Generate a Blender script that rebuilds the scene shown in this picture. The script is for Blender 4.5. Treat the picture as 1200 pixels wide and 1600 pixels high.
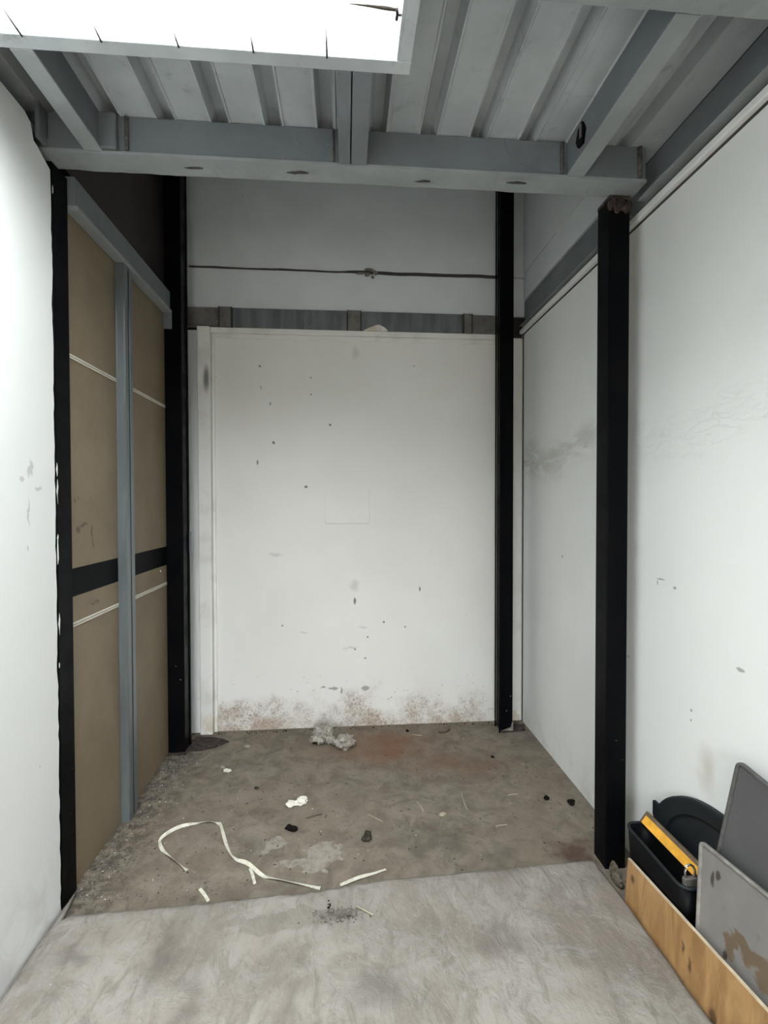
import bpy, bmesh, math, random
from mathutils import Vector, Matrix, noise

random.seed(7)
S = bpy.context.scene
for o in list(bpy.data.objects):
    bpy.data.objects.remove(o)
COL = S.collection

# ------------------------------------------------------------------ camera
cam_data = bpy.data.cameras.new('camera')
cam = bpy.data.objects.new('camera', cam_data)
COL.objects.link(cam)
cam_data.sensor_fit = 'HORIZONTAL'
cam_data.sensor_width = 36.0
cam_data.lens = 756.6 / 1200.0 * 36.0
cam_data.clip_start = 0.02
cam_data.clip_end = 200
YAW, PITCH, ROLL = math.radians(-4.545), math.radians(-1.032), math.radians(0.113)
Rm = (Matrix.Rotation(YAW, 3, 'Z') @ Matrix.Rotation(PITCH, 3, 'X') @ Matrix.Rotation(ROLL, 3, 'Y'))
cam.matrix_world = Matrix.Translation((0, 0, 1.5)) @ (Rm @ Matrix.Rotation(math.pi / 2, 3, 'X')).to_4x4()
S.camera = cam

# ------------------------------------------------------------------ daylight
world = bpy.data.worlds.new('overcast_sky')
S.world = world
world.use_nodes = True
wn = world.node_tree.nodes
bg = wn['Background']
bg.inputs['Strength'].default_value = 34.5
# CIE overcast sky: three times brighter at the zenith than at the horizon, dull ground below
wl_ = world.node_tree.links
geo = wn.new('ShaderNodeTexCoord')
sep = wn.new('ShaderNodeSeparateXYZ')
wl_.new(geo.outputs['Generated'], sep.inputs[0])
mr = wn.new('ShaderNodeMapRange')
wl_.new(sep.outputs[2], mr.inputs[0])
for i_, v_ in enumerate((0.0, 1.0, 0.333, 1.0)):
    mr.inputs[i_ + 1].default_value = v_
gr = wn.new('ShaderNodeMath')
gr.operation = 'LESS_THAN'
wl_.new(sep.outputs[2], gr.inputs[0])
gr.inputs[1].default_value = 0.0
mxv = wn.new('ShaderNodeMix')
mxv.data_type = 'RGBA'
sky = wn.new('ShaderNodeMix')
sky.data_type = 'RGBA'
sky.blend_type = 'MULTIPLY'
sky.inputs[0].default_value = 1.0
sky.inputs[6].default_value = (0.98, 0.99, 1.0, 1)
wl_.new(mr.outputs[0], sky.inputs[7])
wl_.new(gr.outputs[0], mxv.inputs[0])
wl_.new(sky.outputs[2], mxv.inputs[6])
mxv.inputs[7].default_value = (0.10, 0.098, 0.092, 1)
wl_.new(mxv.outputs[2], bg.inputs['Color'])

def portal(name, loc, rot, sx, sy):
    l = bpy.data.lights.new(name, 'AREA')
    l.shape = 'RECTANGLE'
    l.size, l.size_y = sx, sy
    l.cycles.is_portal = True
    o = bpy.data.objects.new(name, l)
    COL.objects.link(o)
    o.location = loc
    o.rotation_euler = rot
portal('skylight_portal', (-0.40, 0.77, 3.08), (0, 0, 0), 1.2, 1.3)
portal('doorway_portal', (-0.3, -2.52, 1.0), (math.radians(-90), 0, 0), 1.15, 2.0)

S.view_settings.view_transform = 'Standard'
S.view_settings.look = 'None'
S.view_settings.gamma = 1.0
S.view_settings.use_curve_mapping = False
S.view_settings.exposure = 0.0

# ------------------------------------------------------------------ mesh helpers
class MB:
    def __init__(self):
        self.bm = bmesh.new()
    def box(self, x0, x1, y0, y1, z0, z1, bev=0.0):
        b = bmesh.new()
        bmesh.ops.create_cube(b, size=1)
        bmesh.ops.scale(b, vec=(x1 - x0, y1 - y0, z1 - z0), verts=b.verts)
        bmesh.ops.translate(b, vec=((x0 + x1) / 2, (y0 + y1) / 2, (z0 + z1) / 2), verts=b.verts)
        if bev:
            bmesh.ops.bevel(b, geom=list(b.edges), offset=bev, segments=2, profile=0.5, affect='EDGES')
        self.add(b)
        return self
    def add(self, b, mtx=None):
        if mtx is not None:
            bmesh.ops.transform(b, matrix=mtx, verts=b.verts)
        me = bpy.data.meshes.new('tmp')
        b.to_mesh(me)
        b.free()
        self.bm.from_mesh(me)
        bpy.data.meshes.remove(me)
    def tube(self, pts, r, n=8, closed=False):
        b = self.bm
        P = [Vector(p) for p in pts]
        rings = []
        for i, p in enumerate(P):
            a = P[i - 1] if (i > 0 or closed) else P[i]
            c = P[(i + 1) % len(P)] if (i < len(P) - 1 or closed) else P[i]
            d = (c - a).normalized()
            up = Vector((0, 0, 1)) if abs(d.z) < 0.9 else Vector((1, 0, 0))
            u = d.cross(up).normalized()
            v = d.cross(u)
            rr = r[i] if isinstance(r, (list, tuple)) else r
            rings.append([b.verts.new(p + (u * math.cos(2 * math.pi * k / n) + v * math.sin(2 * math.pi * k / n)) * rr) for k in range(n)])
        m = len(rings)
        for i in range(m if closed else m - 1):
            A, B = rings[i], rings[(i + 1) % m]
            for k in range(n):
                b.faces.new((A[k], A[(k + 1) % n], B[(k + 1) % n], B[k]))
        if not closed:
            b.faces.new(rings[0][::-1])
            b.faces.new(rings[-1])
        return self
    def prism(self, poly, axis, a, b_):
        """poly: list of 2-D points; extruded along axis from a to b_"""
        def mk(p, t):
            u, v = p
            return {'x': (t, u, v), 'y': (u, t, v), 'z': (u, v, t)}[axis]
        b = self.bm
        A = [b.verts.new(mk(p, a)) for p in poly]
        B = [b.verts.new(mk(p, b_)) for p in poly]
        n = len(poly)
        b.faces.new(A)
        b.faces.new(B[::-1])
        for i in range(n):
            b.faces.new((A[i], A[(i + 1) % n], B[(i + 1) % n], B[i]))
        return self
    def build(self, name, mat, parent=None, smooth=False, base=False):
        bm = self.bm
        bmesh.ops.recalc_face_normals(bm, faces=list(bm.faces))
        off = Vector((0, 0, 0))
        if parent is not None:
            off = Vector(parent['_o'])
        elif base:
            xs = [v.co.x for v in bm.verts]; ys = [v.co.y for v in bm.verts]; zs = [v.co.z for v in bm.verts]
            off = Vector(((min(xs) + max(xs)) / 2, (min(ys) + max(ys)) / 2, min(zs)))
        if off.length:
            bmesh.ops.translate(bm, vec=-off, verts=bm.verts)
        me = bpy.data.meshes.new(name)
        bm.to_mesh(me)
        bm.free()
        if smooth:
            for p in me.polygons:
                p.use_smooth = True
        me.materials.append(mat)
        o = bpy.data.objects.new(name, me)
        COL.objects.link(o)
        o['_o'] = tuple(off)
        if parent is not None:
            o.parent = parent
        elif off.length:
            o.location = off
        return o

def tag(o, label, cat, group=None, kind=None):
    o['label'] = label
    o['category'] = cat
    if group:
        o['group'] = group
    if kind:
        o['kind'] = kind
    return o
def thing(name, label, cat, loc, group=None):
    o = bpy.data.objects.new(name, None)
    COL.objects.link(o)
    o.location = loc
    o.empty_display_size = 0.05
    o['_o'] = tuple(loc)
    return tag(o, label, cat, group)
def struct(o, label=None):
    o['kind'] = 'structure'
    if label:
        o['label'] = label
    return o
def box(name, c, mat, parent=None, bev=0.002, base=False):
    return MB().box(*c, bev=bev).build(name, mat, parent, base=base)
def catmull(P, n=6):
    out = []
    P = [Vector(p) for p in P]
    for i in range(len(P) - 1):
        p0 = P[max(i - 1, 0)]; p1 = P[i]; p2 = P[i + 1]; p3 = P[min(i + 2, len(P) - 1)]
        for k in range(n):
            t = k / n
            out.append(0.5 * ((2 * p1) + (p2 - p0) * t + (2 * p0 - 5 * p1 + 4 * p2 - p3) * t * t + (3 * p1 - p0 - 3 * p2 + p3) * t ** 3))
    out.append(P[-1])
    return out
def fbm(x, y, z=0.0, s=1.0, o=3):
    return noise.fractal(Vector((x * s, y * s, z * s)), 1.0, 2.0, o)

# ------------------------------------------------------------------ material helpers
class NT:
    def __init__(self, name, rough=0.6, metal=0.0):
        self.m = bpy.data.materials.new(name)
        self.m.use_nodes = True
        self.t = self.m.node_tree
        self.b = self.t.nodes['Principled BSDF']
        self.b.inputs['Roughness'].default_value = rough
        self.b.inputs['Metallic'].default_value = metal
        self.co = self.t.nodes.new('ShaderNodeTexCoord').outputs['Object']
    def n(self, typ, **kw):
        x = self.t.nodes.new(typ)
        for k, v in kw.items():
            setattr(x, k, v)
        return x
    def l(self, a, b):
        self.t.links.new(a, b)
    def noise(self, scale, detail=4, rough=0.55, stretch=None, off=(0, 0, 0), dist=0.0):
        mp = self.n('ShaderNodeMapping')
        self.l(self.co, mp.inputs[0])
        mp.inputs['Location'].default_value = off
        if stretch:
            mp.inputs['Scale'].default_value = stretch
        x = self.n('ShaderNodeTexNoise')
        self.l(mp.outputs[0], x.inputs['Vector'])
        x.inputs['Scale'].default_value = scale
        x.inputs['Detail'].default_value = detail
        x.inputs['Roughness'].default_value = rough
        x.inputs['Distortion'].default_value = dist
        return x.outputs['Fac']
    def remap(self, v, a, b, c=0.0, d=1.0):
        x = self.n('ShaderNodeMapRange')
        x.interpolation_type = 'SMOOTHSTEP'
        self.l(v, x.inputs[0])
        for i, q in enumerate((a, b, c, d)):
            x.inputs[i + 1].default_value = q
        return x.outputs[0]
    def math(self, op, a, b=None):
        x = self.n('ShaderNodeMath', operation=op)
        for i, q in enumerate((a, b)):
            if q is None:
                continue
            if isinstance(q, (int, float)):
                x.inputs[i].default_value = q
            else:
                self.l(q, x.inputs[i])
        return x.outputs[0]
    def mix(self, f, a, b):
        x = self.n('ShaderNodeMix', data_type='RGBA')
        if isinstance(f, (int, float)):
            x.inputs['Factor'].default_value = f
        else:
            self.l(f, x.inputs['Factor'])
        for k, q in ((6, a), (7, b)):
            if isinstance(q, (tuple, list)):
                x.inputs[k].default_value = (*q[:3], 1)
            else:
                self.l(q, x.inputs[k])
        return x.outputs[2]
    def axis(self, i):
        x = self.n('ShaderNodeSeparateXYZ')
        self.l(self.co, x.inputs[0])
        return x.outputs[i]
    def specks(self, scale, size, keep, stretch=None, off=(0, 0, 0)):
        """small sparse dots: voronoi cells, only a fraction kept"""
        mp = self.n('ShaderNodeMapping')
        self.l(self.co, mp.inputs[0])
        mp.inputs['Location'].default_value = off
        if stretch:
            mp.inputs['Scale'].default_value = stretch
        v = self.n('ShaderNodeTexVoronoi')
        self.l(mp.outputs[0], v.inputs['Vector'])
        v.inputs['Scale'].default_value = scale
        d = self.remap(v.outputs['Distance'], size * 0.6, size, 1, 0)
        s = self.n('ShaderNodeSeparateColor')
        self.l(v.outputs['Color'], s.inputs[0])
        k = self.math('LESS_THAN', s.outputs[0], keep)
        return self.math('MULTIPLY', d, k)
    def blob(self, c, r, soft=0.5, wob=0.0, wscale=12.0):
        """elliptical mark at object-space point c with radii r (use big radius on the normal axis)"""
        src = self.co
        if wob:
            nz = self.n('ShaderNodeTexNoise')
            self.l(self.co, nz.inputs['Vector'])
            nz.inputs['Scale'].default_value = wscale
            nz.inputs['Detail'].default_value = 5
            a = self.n('ShaderNodeVectorMath', operation='SUBTRACT')
            self.l(nz.outputs['Color'], a.inputs[0])
            a.inputs[1].default_value = (0.5, 0.5, 0.5)
            b = self.n('ShaderNodeVectorMath', operation='MULTIPLY_ADD')
            self.l(a.outputs[0], b.inputs[0])
            b.inputs[1].default_value = (wob, wob, wob)
            self.l(self.co, b.inputs[2])
            src = b.outputs[0]
        s = self.n('ShaderNodeVectorMath', operation='SUBTRACT')
        self.l(src, s.inputs[0])
        s.inputs[1].default_value = c
        m = self.n('ShaderNodeVectorMath', operation='DIVIDE')
        self.l(s.outputs[0], m.inputs[0])
        m.inputs[1].default_value = r
        ln = self.n('ShaderNodeVectorMath', operation='LENGTH')
        self.l(m.outputs[0], ln.inputs[0])
        return self.remap(ln.outputs['Value'], 1.0 - soft, 1.0, 1, 0)
    def marks(self, lst, **kw):
        out = None
        for c, r in lst:
            f = self.blob(c, r, **kw)
            out = f if out is None else self.math('MAXIMUM', out, f)
        return out
    def bump(self, h, strength=0.3, dist=0.01):
        x = self.n('ShaderNodeBump')
        x.inputs['Strength'].default_value = strength
        x.inputs['Distance'].default_value = dist
        self.l(h, x.inputs['Height'])
        self.l(x.outputs[0], self.b.inputs['Normal'])
    def color(self, c):
        if isinstance(c, (tuple, list)):
            self.b.inputs['Base Color'].default_value = (*c[:3], 1)
        else:
            self.l(c, self.b.inputs['Base Color'])
    def rough(self, v):
        self.l(v, self.b.inputs['Roughness'])

BIG = 50.0

def mat_wall(name, kind):
    """white emulsion on plaster board, with the marks each wall has"""
    t = NT(name, 0.62)
    hi, lo_ = ((0.775, 0.772, 0.742), (0.73, 0.725, 0.69)) if kind in ('back', 'trim') else ((0.765, 0.777, 0.762), (0.72, 0.732, 0.715))
    base = t.mix(t.remap(t.noise(1.3, 4), 0.35, 0.7), hi, lo_)
    fine = t.noise(60, 3)
    sm = t.specks(9, 0.045, 0.16, off=(1.3, 0.2, 0.7))
    base = t.mix(t.math('MULTIPLY', sm, 0.55), base, (0.2, 0.19, 0.18))
    h = t.math('MULTIPLY', fine, 0.12)
    if kind == 'back':
        z = t.axis(2)
        # brown splash band just above the floor
        zj = t.math('ADD', z, t.math('MULTIPLY', t.math('SUBTRACT', t.noise(5, 4, off=(2, 0, 5)), 0.5), 0.45))
        low = t.remap(zj, 0.08, 0.24, 1, 0)
        xx = t.axis(0)
        cl = t.marks([((-0.62, 0, 0.08), (0.34, BIG, 0.5)), ((-0.02, 0, 0.08), (0.22, BIG, 0.5)), ((0.30, 0, 0.1), (0.30, BIG, 0.6)), ((0.72, 0, 0.1), (0.30, BIG, 0.5))], soft=0.7, wob=0.2, wscale=4)
        edge = t.math('MULTIPLY', t.remap(cl, 0.0, 1.0, 0.45, 1.0), t.remap(t.noise(7, 5, 0.65, off=(0.4, 0, 0)), 0.34, 0.58, 0.25, 1.0))
        sp = t.remap(t.noise(70, 5, 0.75), 0.47, 0.62)
        sp2 = t.remap(t.noise(26, 4, 0.65), 0.5, 0.68)
        stain = t.math('MULTIPLY', low, t.math('MULTIPLY', edge, t.math('MAXIMUM', sp, t.math('MULTIPLY', sp2, 0.7))))
        base = t.mix(t.math('MULTIPLY', stain, 0.92), base, (0.135, 0.080, 0.052))
        wash = t.math('MULTIPLY', t.remap(zj, -0.02, 0.26, 1, 0), edge)
        base = t.mix(t.math('MULTIPLY', wash, 0.75), base, (0.36, 0.27, 0.20))
        band = t.math('MULTIPLY', t.remap(z, 0.15, 0.45, 1, 0), t.specks(46, 0.22, 0.16))
        base = t.mix(t.math('MULTIPLY', band, 0.75), base, (0.10, 0.07, 0.055))
        bits = t.marks([((-0.555, 0, 2.40), (0.010, BIG, 0.010)), ((-0.225, 0, 2.33), (0.007, BIG, 0.007)),
                        ((-0.225, 0, 2.22), (0.007, BIG, 0.008)), ((-0.49, 0, 2.155), (0.006, BIG, 0.015)),
                        ((-0.10, 0, 2.02), (0.010, BIG, 0.010)), ((-0.47, 0, 1.90), (0.012, BIG, 0.012)),
                        ((-0.575, 0, 1.77), (0.008, BIG, 0.020)), ((-0.26, 0, 1.61), (0.014, BIG, 0.011)),
                        ((0.46, 0, 2.42), (0.006, BIG, 0.006)), ((-0.55, 0, 2.26), (0.004, BIG, 0.014)),
                        ((0.06, 0, 0.845), (0.010, BIG, 0.03)), ((0.255, 0, 0.70), (0.009, BIG, 0.009)),
                        ((0.145, 0, 0.60), (0.009, BIG, 0.008)), ((0.06, 0, 0.52), (0.008, BIG, 0.007)),
                        ((0.13, 0, 0.46), (0.008, BIG, 0.008)), ((0.50, 0, 0.92), (0.007, BIG, 0.02)),
                        ((-0.42, 0, 0.69), (0.007, BIG, 0.007)), ((0.40, 0, 0.665), (0.007, BIG, 0.007))], soft=0.45, wob=0.010, wscale=40)
        base = t.mix(t.math('MULTIPLY', bits, 0.8), base, (0.07, 0.065, 0.06))
        sm2 = t.marks([((-0.46, 0, 1.16), (0.07, BIG, 0.014)), ((0.12, 0, 0.665), (0.06, BIG, 0.012)),
                       ((0.03, 0, 0.53), (0.07, BIG, 0.014)), ((-0.28, 0, 0.64), (0.05, BIG, 0.010)),
                       ((0.07, 0, 2.50), (0.03, BIG, 0.06)), ((0.06, 0, 0.95), (0.04, BIG, 0.06))], soft=0.9, wob=0.05, wscale=20)
        base = t.mix(t.math('MULTIPLY', sm2, 0.35), base, (0.34, 0.33, 0.31))
        sm3 = t.marks([((-0.085, 0, 0.26), (0.045, BIG, 0.012)), ((-0.03, 0, 0.245), (0.008, BIG, 0.03)),
                       ((0.13, 0, 0.255), (0.035, BIG, 0.02)), ((-0.15, 0, 0.27), (0.02, BIG, 0.006))], soft=0.5, wob=0.02, wscale=60)
        base = t.mix(t.math('MULTIPLY', sm3, 0.7), base, (0.16, 0.15, 0.14))
        ridge = t.marks([((0.0, 0, 1.50), (0.16, BIG, 0.13))], soft=0.25, wob=0.06, wscale=25)
        h = t.math('ADD', h, t.math('MULTIPLY', t.math('MULTIPLY', ridge, t.noise(35, 4)), 0.5))
    if kind == 'right':
        y = t.axis(1); z = t.axis(2)
        # old plaster patching: a rough band across the wall at about chest height
        wob = t.math('MULTIPLY', t.math('SUBTRACT', t.noise(2.2, 2, 0.5), 0.5), 0.35)
        zz = t.math('ADD', z, wob)
        d = t.math('ABSOLUTE', t.math('SUBTRACT', zz, 1.77))
        band = t.remap(d, 0.02, 0.13, 1, 0)
        rg = t.noise(9, 7, 0.62, stretch=(1, 0.7, 2.2), dist=0.5)
        h = t.math('ADD', h, t.math('MULTIPLY', t.math('MULTIPLY', band, t.remap(rg, 0.46, 0.54)), 1.3))
        far = t.remap(y, 1.95, 2.5)
        st = t.math('MULTIPLY', t.math('MULTIPLY', t.remap(d, 0.03, 0.17, 1, 0), far), t.remap(t.noise(6, 6, 0.65, stretch=(1, 0.6, 1.8), dist=0.6), 0.36, 0.60))
        base = t.mix(t.math('MULTIPLY', st, 0.6), base, (0.42, 0.42, 0.37))
        fl = t.math('MULTIPLY', band, t.remap(t.noise(14, 6, 0.7, off=(0, 3, 1), dist=1.5), 0.56, 0.66))
        base = t.mix(t.math('MULTIPLY', fl, 0.22), base, (0.42, 0.41, 0.37))
        h = t.math('ADD', h, t.math('MULTIPLY', t.noise(1.6, 3), 1.5))
        drip = t.marks([((0, 1.53, 0.60), (BIG, 0.06, 0.12))], soft=0.9, wob=0.10, wscale=9)
        base = t.mix(t.math('MULTIPLY', drip, 0.6), base, (0.50, 0.46, 0.38))
        sc = t.marks([((0, 1.79, 1.19), (BIG, 0.004, 0.016)), ((0, 1.77, 1.205), (BIG, 0.03, 0.004)),
                      ((0, 1.69, 1.185), (BIG, 0.012, 0.008)), ((0, 1.39, 0.985), (BIG, 0.02, 0.008)),
                      ((0, 1.60, 0.77), (BIG, 0.007, 0.007)), ((0, 1.60, 0.735), (BIG, 0.006, 0.006)),
                      ((0, 1.98, 0.84), (BIG, 0.008, 0.006)), ((0, 2.62, 1.20), (BIG, 0.012, 0.010))], soft=0.5, wob=0.01, wscale=50)
        base = t.mix(t.math('MULTIPLY', sc, 0.6), base, (0.13, 0.12, 0.11))
        lowdirt = t.math('MULTIPLY', t.remap(z, 0.0, 0.22, 1, 0), t.remap(t.noise(9, 5), 0.4, 0.75))
        base = t.mix(t.math('MULTIPLY', lowdirt, 0.4), base, (0.36, 0.33, 0.24))
    if kind == 'left':
        z = t.axis(2)
        sc = t.marks([((0, 1.70, 1.62), (BIG, 0.012, 0.04)), ((0, 1.74, 1.55), (BIG, 0.02, 0.01)),
                      ((0, 1.69, 1.47), (BIG, 0.006, 0.06)), ((0, 1.68, 1.36), (BIG, 0.006, 0.010)),
                      ((0, 1.66, 1.58), (BIG, 0.014, 0.02)), ((0, 1.72, 0.60), (BIG, 0.006, 0.008))], soft=0.6, wob=0.05, wscale=25)
        base = t.mix(t.math('MULTIPLY', sc, 0.36), base, (0.16, 0.15, 0.15))
        lo = t.math('MULTIPLY', t.remap(z, 0.0, 0.40, 1, 0), t.remap(t.noise(7, 5, dist=1.5), 0.42, 0.72))
        base = t.mix(t.math('MULTIPLY', lo, 0.45), base, (0.40, 0.35, 0.38))
        h = t.math('ADD', h, t.math('MULTIPLY', t.noise(2.0, 3), 1.2))
    if kind == 'trim':
        base = t.mix(t.remap(t.noise(5, 4), 0.45, 0.8), base, (0.58, 0.57, 0.53))
        z = t.axis(2)
        rust = t.math('MULTIPLY', t.remap(z, 0.02, 0.20, 1, 0), t.remap(t.noise(18, 4), 0.40, 0.62))
        base = t.mix(t.math('MULTIPLY', rust, 0.5), base, (0.45, 0.34, 0.16))
        scuff = t.blob((-0.885, 0, 2.30), (0.03, BIG, 0.12), soft=0.8, wob=0.02)
        base = t.mix(t.math('MULTIPLY', scuff, 0.85), base, (0.09, 0.09, 0.09))
    t.color(base)
    t.bump(h, 0.35, 0.006)
    return t.m

def mat_simple(name, c, rough=0.6, metal=0.0, var=0.15, scale=8.0, bump=0.0, bscale=40, dirt=None, stretch=None, spec=0.5):
    t = NT(name, rough, metal)
    t.b.inputs['Specular IOR Level'].default_value = spec
    lo = tuple(x * (1 - var) for x in c)
    hi = tuple(min(1, x * (1 + var)) for x in c)
    col = t.mix(t.remap(t.noise(scale, 4, stretch=stretch), 0.3, 0.7), lo, hi)
    if dirt:
        dc, amt, ds, a, b = dirt
        col = t.mix(t.math('MULTIPLY', t.remap(t.noise(ds, 5, 0.65, off=(3, 1, 2)), a, b), amt), col, dc)
    t.color(col)
    if bump:
        t.bump(t.noise(bscale, 4), bump, 0.004)
    return t.m

def mat_floor():
    t = NT('dusty_floor_concrete', 0.8)
    t.b.inputs['Specular IOR Level'].default_value = 0.3
    a = t.noise(1.6, 6, 0.6)
    b = t.noise(9, 7, 0.68, dist=0.6)
    base = t.mix(t.remap(b, 0.32, 0.68), (0.135, 0.112, 0.086), (0.235, 0.203, 0.165))
    base = t.mix(t.math('MULTIPLY', t.remap(a, 0.42, 0.66), 0.6), base, (0.205, 0.165, 0.125))
    fine = t.noise(75, 5, 0.75)
    base = t.mix(t.math('MULTIPLY', t.remap(fine, 0.52, 0.70), 0.45), base, (0.09, 0.075, 0.058))
    dk = t.remap(t.noise(17, 6, 0.7, off=(4, 2, 0), dist=0.8), 0.56, 0.72)
    base = t.mix(t.math('MULTIPLY', dk, 0.65), base, (0.070, 0.058, 0.046))
    big = t.remap(t.noise(3.1, 5, 0.6, off=(8, 1, 0), dist=1.0), 0.50, 0.68)
    base = t.mix(t.math('MULTIPLY', big, 0.45), base, (0.105, 0.088, 0.070))
    rust = t.blob((0.22, 2.95, 0), (0.70, 0.34, BIG), soft=1.0, wob=0.5, wscale=4)
    base = t.mix(t.math('MULTIPLY', rust, 0.65), base, (0.165, 0.092, 0.052))
    rust2 = t.blob((0.26, 2.95, 0), (0.16, 0.30, BIG), soft=1.0, wob=0.4, wscale=7)
    base = t.mix(t.math('MULTIPLY', rust2, 0.55), base, (0.17, 0.066, 0.030))
    rust3 = t.blob((0.62, 2.72, 0), (0.40, 0.18, BIG), soft=1.0, wob=0.4, wscale=6)
    base = t.mix(t.math('MULTIPLY', rust3, 0.6), base, (0.15, 0.080, 0.046))
    brn = t.blob((0.98, 1.99, 0), (0.15, 0.10, BIG), soft=0.9, wob=0.25, wscale=14)
    base = t.mix(t.math('MULTIPLY', brn, 0.75), base, (0.060, 0.028, 0.020))
    pale = t.marks([((-0.09, 2.07, 0), (0.085, 0.07, BIG)), ((-0.18, 2.02, 0), (0.11, 0.035, BIG)), ((-0.14, 1.98, 0), (0.05, 0.04, BIG)), ((-0.31, 2.13, 0), (0.05, 0.05, BIG))], soft=0.22, wob=0.17, wscale=18)
    pm = t.math('MULTIPLY', pale, t.remap(t.noise(30, 5, 0.7, off=(2, 0, 0)), 0.30, 0.60, 0.15, 0.8))
    base = t.mix(pm, base, (0.33, 0.30, 0.26))
    wet = t.marks([((0.42, 2.08, 0), (0.22, 0.10, BIG)), ((0.66, 2.02, 0), (0.10, 0.13, BIG)), ((0.36, 2.20, 0), (0.20, 0.04, BIG))], soft=0.8, wob=0.35, wscale=8)
    base = t.mix(t.math('MULTIPLY', wet, 0.5), base, (0.085, 0.075, 0.064))
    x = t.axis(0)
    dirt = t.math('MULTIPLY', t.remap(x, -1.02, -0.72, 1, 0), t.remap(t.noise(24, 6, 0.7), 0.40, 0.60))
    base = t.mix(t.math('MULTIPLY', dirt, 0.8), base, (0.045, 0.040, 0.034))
    w = t.specks(42, 0.15, 0.05)
    base = t.mix(t.math('MULTIPLY', w, 0.6), base, (0.45, 0.42, 0.37))
    k = t.specks(30, 0.2, 0.14, off=(3, 5, 0))
    base = t.mix(t.math('MULTIPLY', k, 0.8), base, (0.035, 0.030, 0.025))
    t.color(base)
    h = t.math('ADD', t.math('MULTIPLY', fine, 0.6), t.math('ADD', b, t.math('MULTIPLY', pm, 0.6)))
    t.bump(h, 0.5, 0.010)
    return t.m

def mat_slab():
    t = NT('trowelled_concrete', 0.85)
    t.b.inputs['Specular IOR Level'].default_value = 0.25
    a = t.noise(2.4, 6, 0.62, dist=0.7)
    s = t.noise(15, 7, 0.68, stretch=(1.2, 0.62, 1), dist=0.9)
    s2 = t.noise(34, 6, 0.7, stretch=(1.2, 0.7, 1), off=(3, 3, 0), dist=0.6)
    base = t.mix(t.remap(a, 0.36, 0.64), (0.212, 0.186, 0.160), (0.320, 0.296, 0.266))
    gl = t.remap(t.noise(5.5, 6, 0.65, off=(6, 2, 0), dist=1.2), 0.44, 0.64)
    base = t.mix(t.math('MULTIPLY', gl, 0.5), base, (0.292, 0.278, 0.252))
    base = t.mix(t.math('MULTIPLY', t.remap(s, 0.46, 0.66), 0.60), base, (0.170, 0.150, 0.128))
    base = t.mix(t.math('MULTIPLY', t.remap(s2, 0.52, 0.70), 0.40), base, (0.345, 0.328, 0.306))
    pk = t.remap(t.noise(3.4, 4, off=(2, 7, 0)), 0.5, 0.72)
    base = t.mix(t.math('MULTIPLY', pk, 0.5), base, (0.255, 0.212, 0.180))
    smooth = t.marks([((-0.26, 1.70, 0), (0.24, 0.040, BIG)), ((-0.12, 1.735, 0), (0.16, 0.025, BIG))], soft=0.3, wob=0.14, wscale=11)
    base = t.mix(t.math('MULTIPLY', smooth, 0.55), base, (0.195, 0.175, 0.150))
    st = t.marks([((-0.60, 1.62, 0), (0.05, 0.22, BIG)), ((-0.48, 1.36, 0), (0.09, 0.24, BIG)), ((-0.86, 1.60, 0), (0.12, 0.07, BIG)), ((-0.70, 1.33, 0), (0.12, 0.12, BIG)), ((0.55, 1.58, 0), (0.16, 0.10, BIG)), ((0.10, 1.45, 0), (0.12, 0.10, BIG))], soft=1.0, wob=0.26, wscale=9)
    base = t.mix(t.math('MULTIPLY', st, 0.6), base, (0.125, 0.110, 0.096))
    ln = t.remap(t.noise(6, 3, 0.5, stretch=(1.2, 0.35, 1), off=(9, 4, 0), dist=2.5), 0.492, 0.5, 0, 1)
    ln = t.math('MULTIPLY', ln, t.remap(t.noise(6, 3, 0.5, stretch=(1.2, 0.35, 1), off=(9, 4, 0), dist=2.5), 0.5, 0.508, 1, 0))
    base = t.mix(t.math('MULTIPLY', ln, 0.16), base, (0.12, 0.105, 0.09))
    w = t.specks(22, 0.10, 0.05)
    base = t.mix(t.math('MULTIPLY', w, 0.6), base, (0.46, 0.45, 0.42))
    t.color(base)
    h = t.math('ADD', t.math('MULTIPLY', s, 1.3), t.math('ADD', t.math('MULTIPLY', t.noise(60, 5, 0.7), 0.4), t.math('MULTIPLY', gl, 0.4)))
    t.bump(h, 0.55, 0.012)
    return t.m

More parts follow.
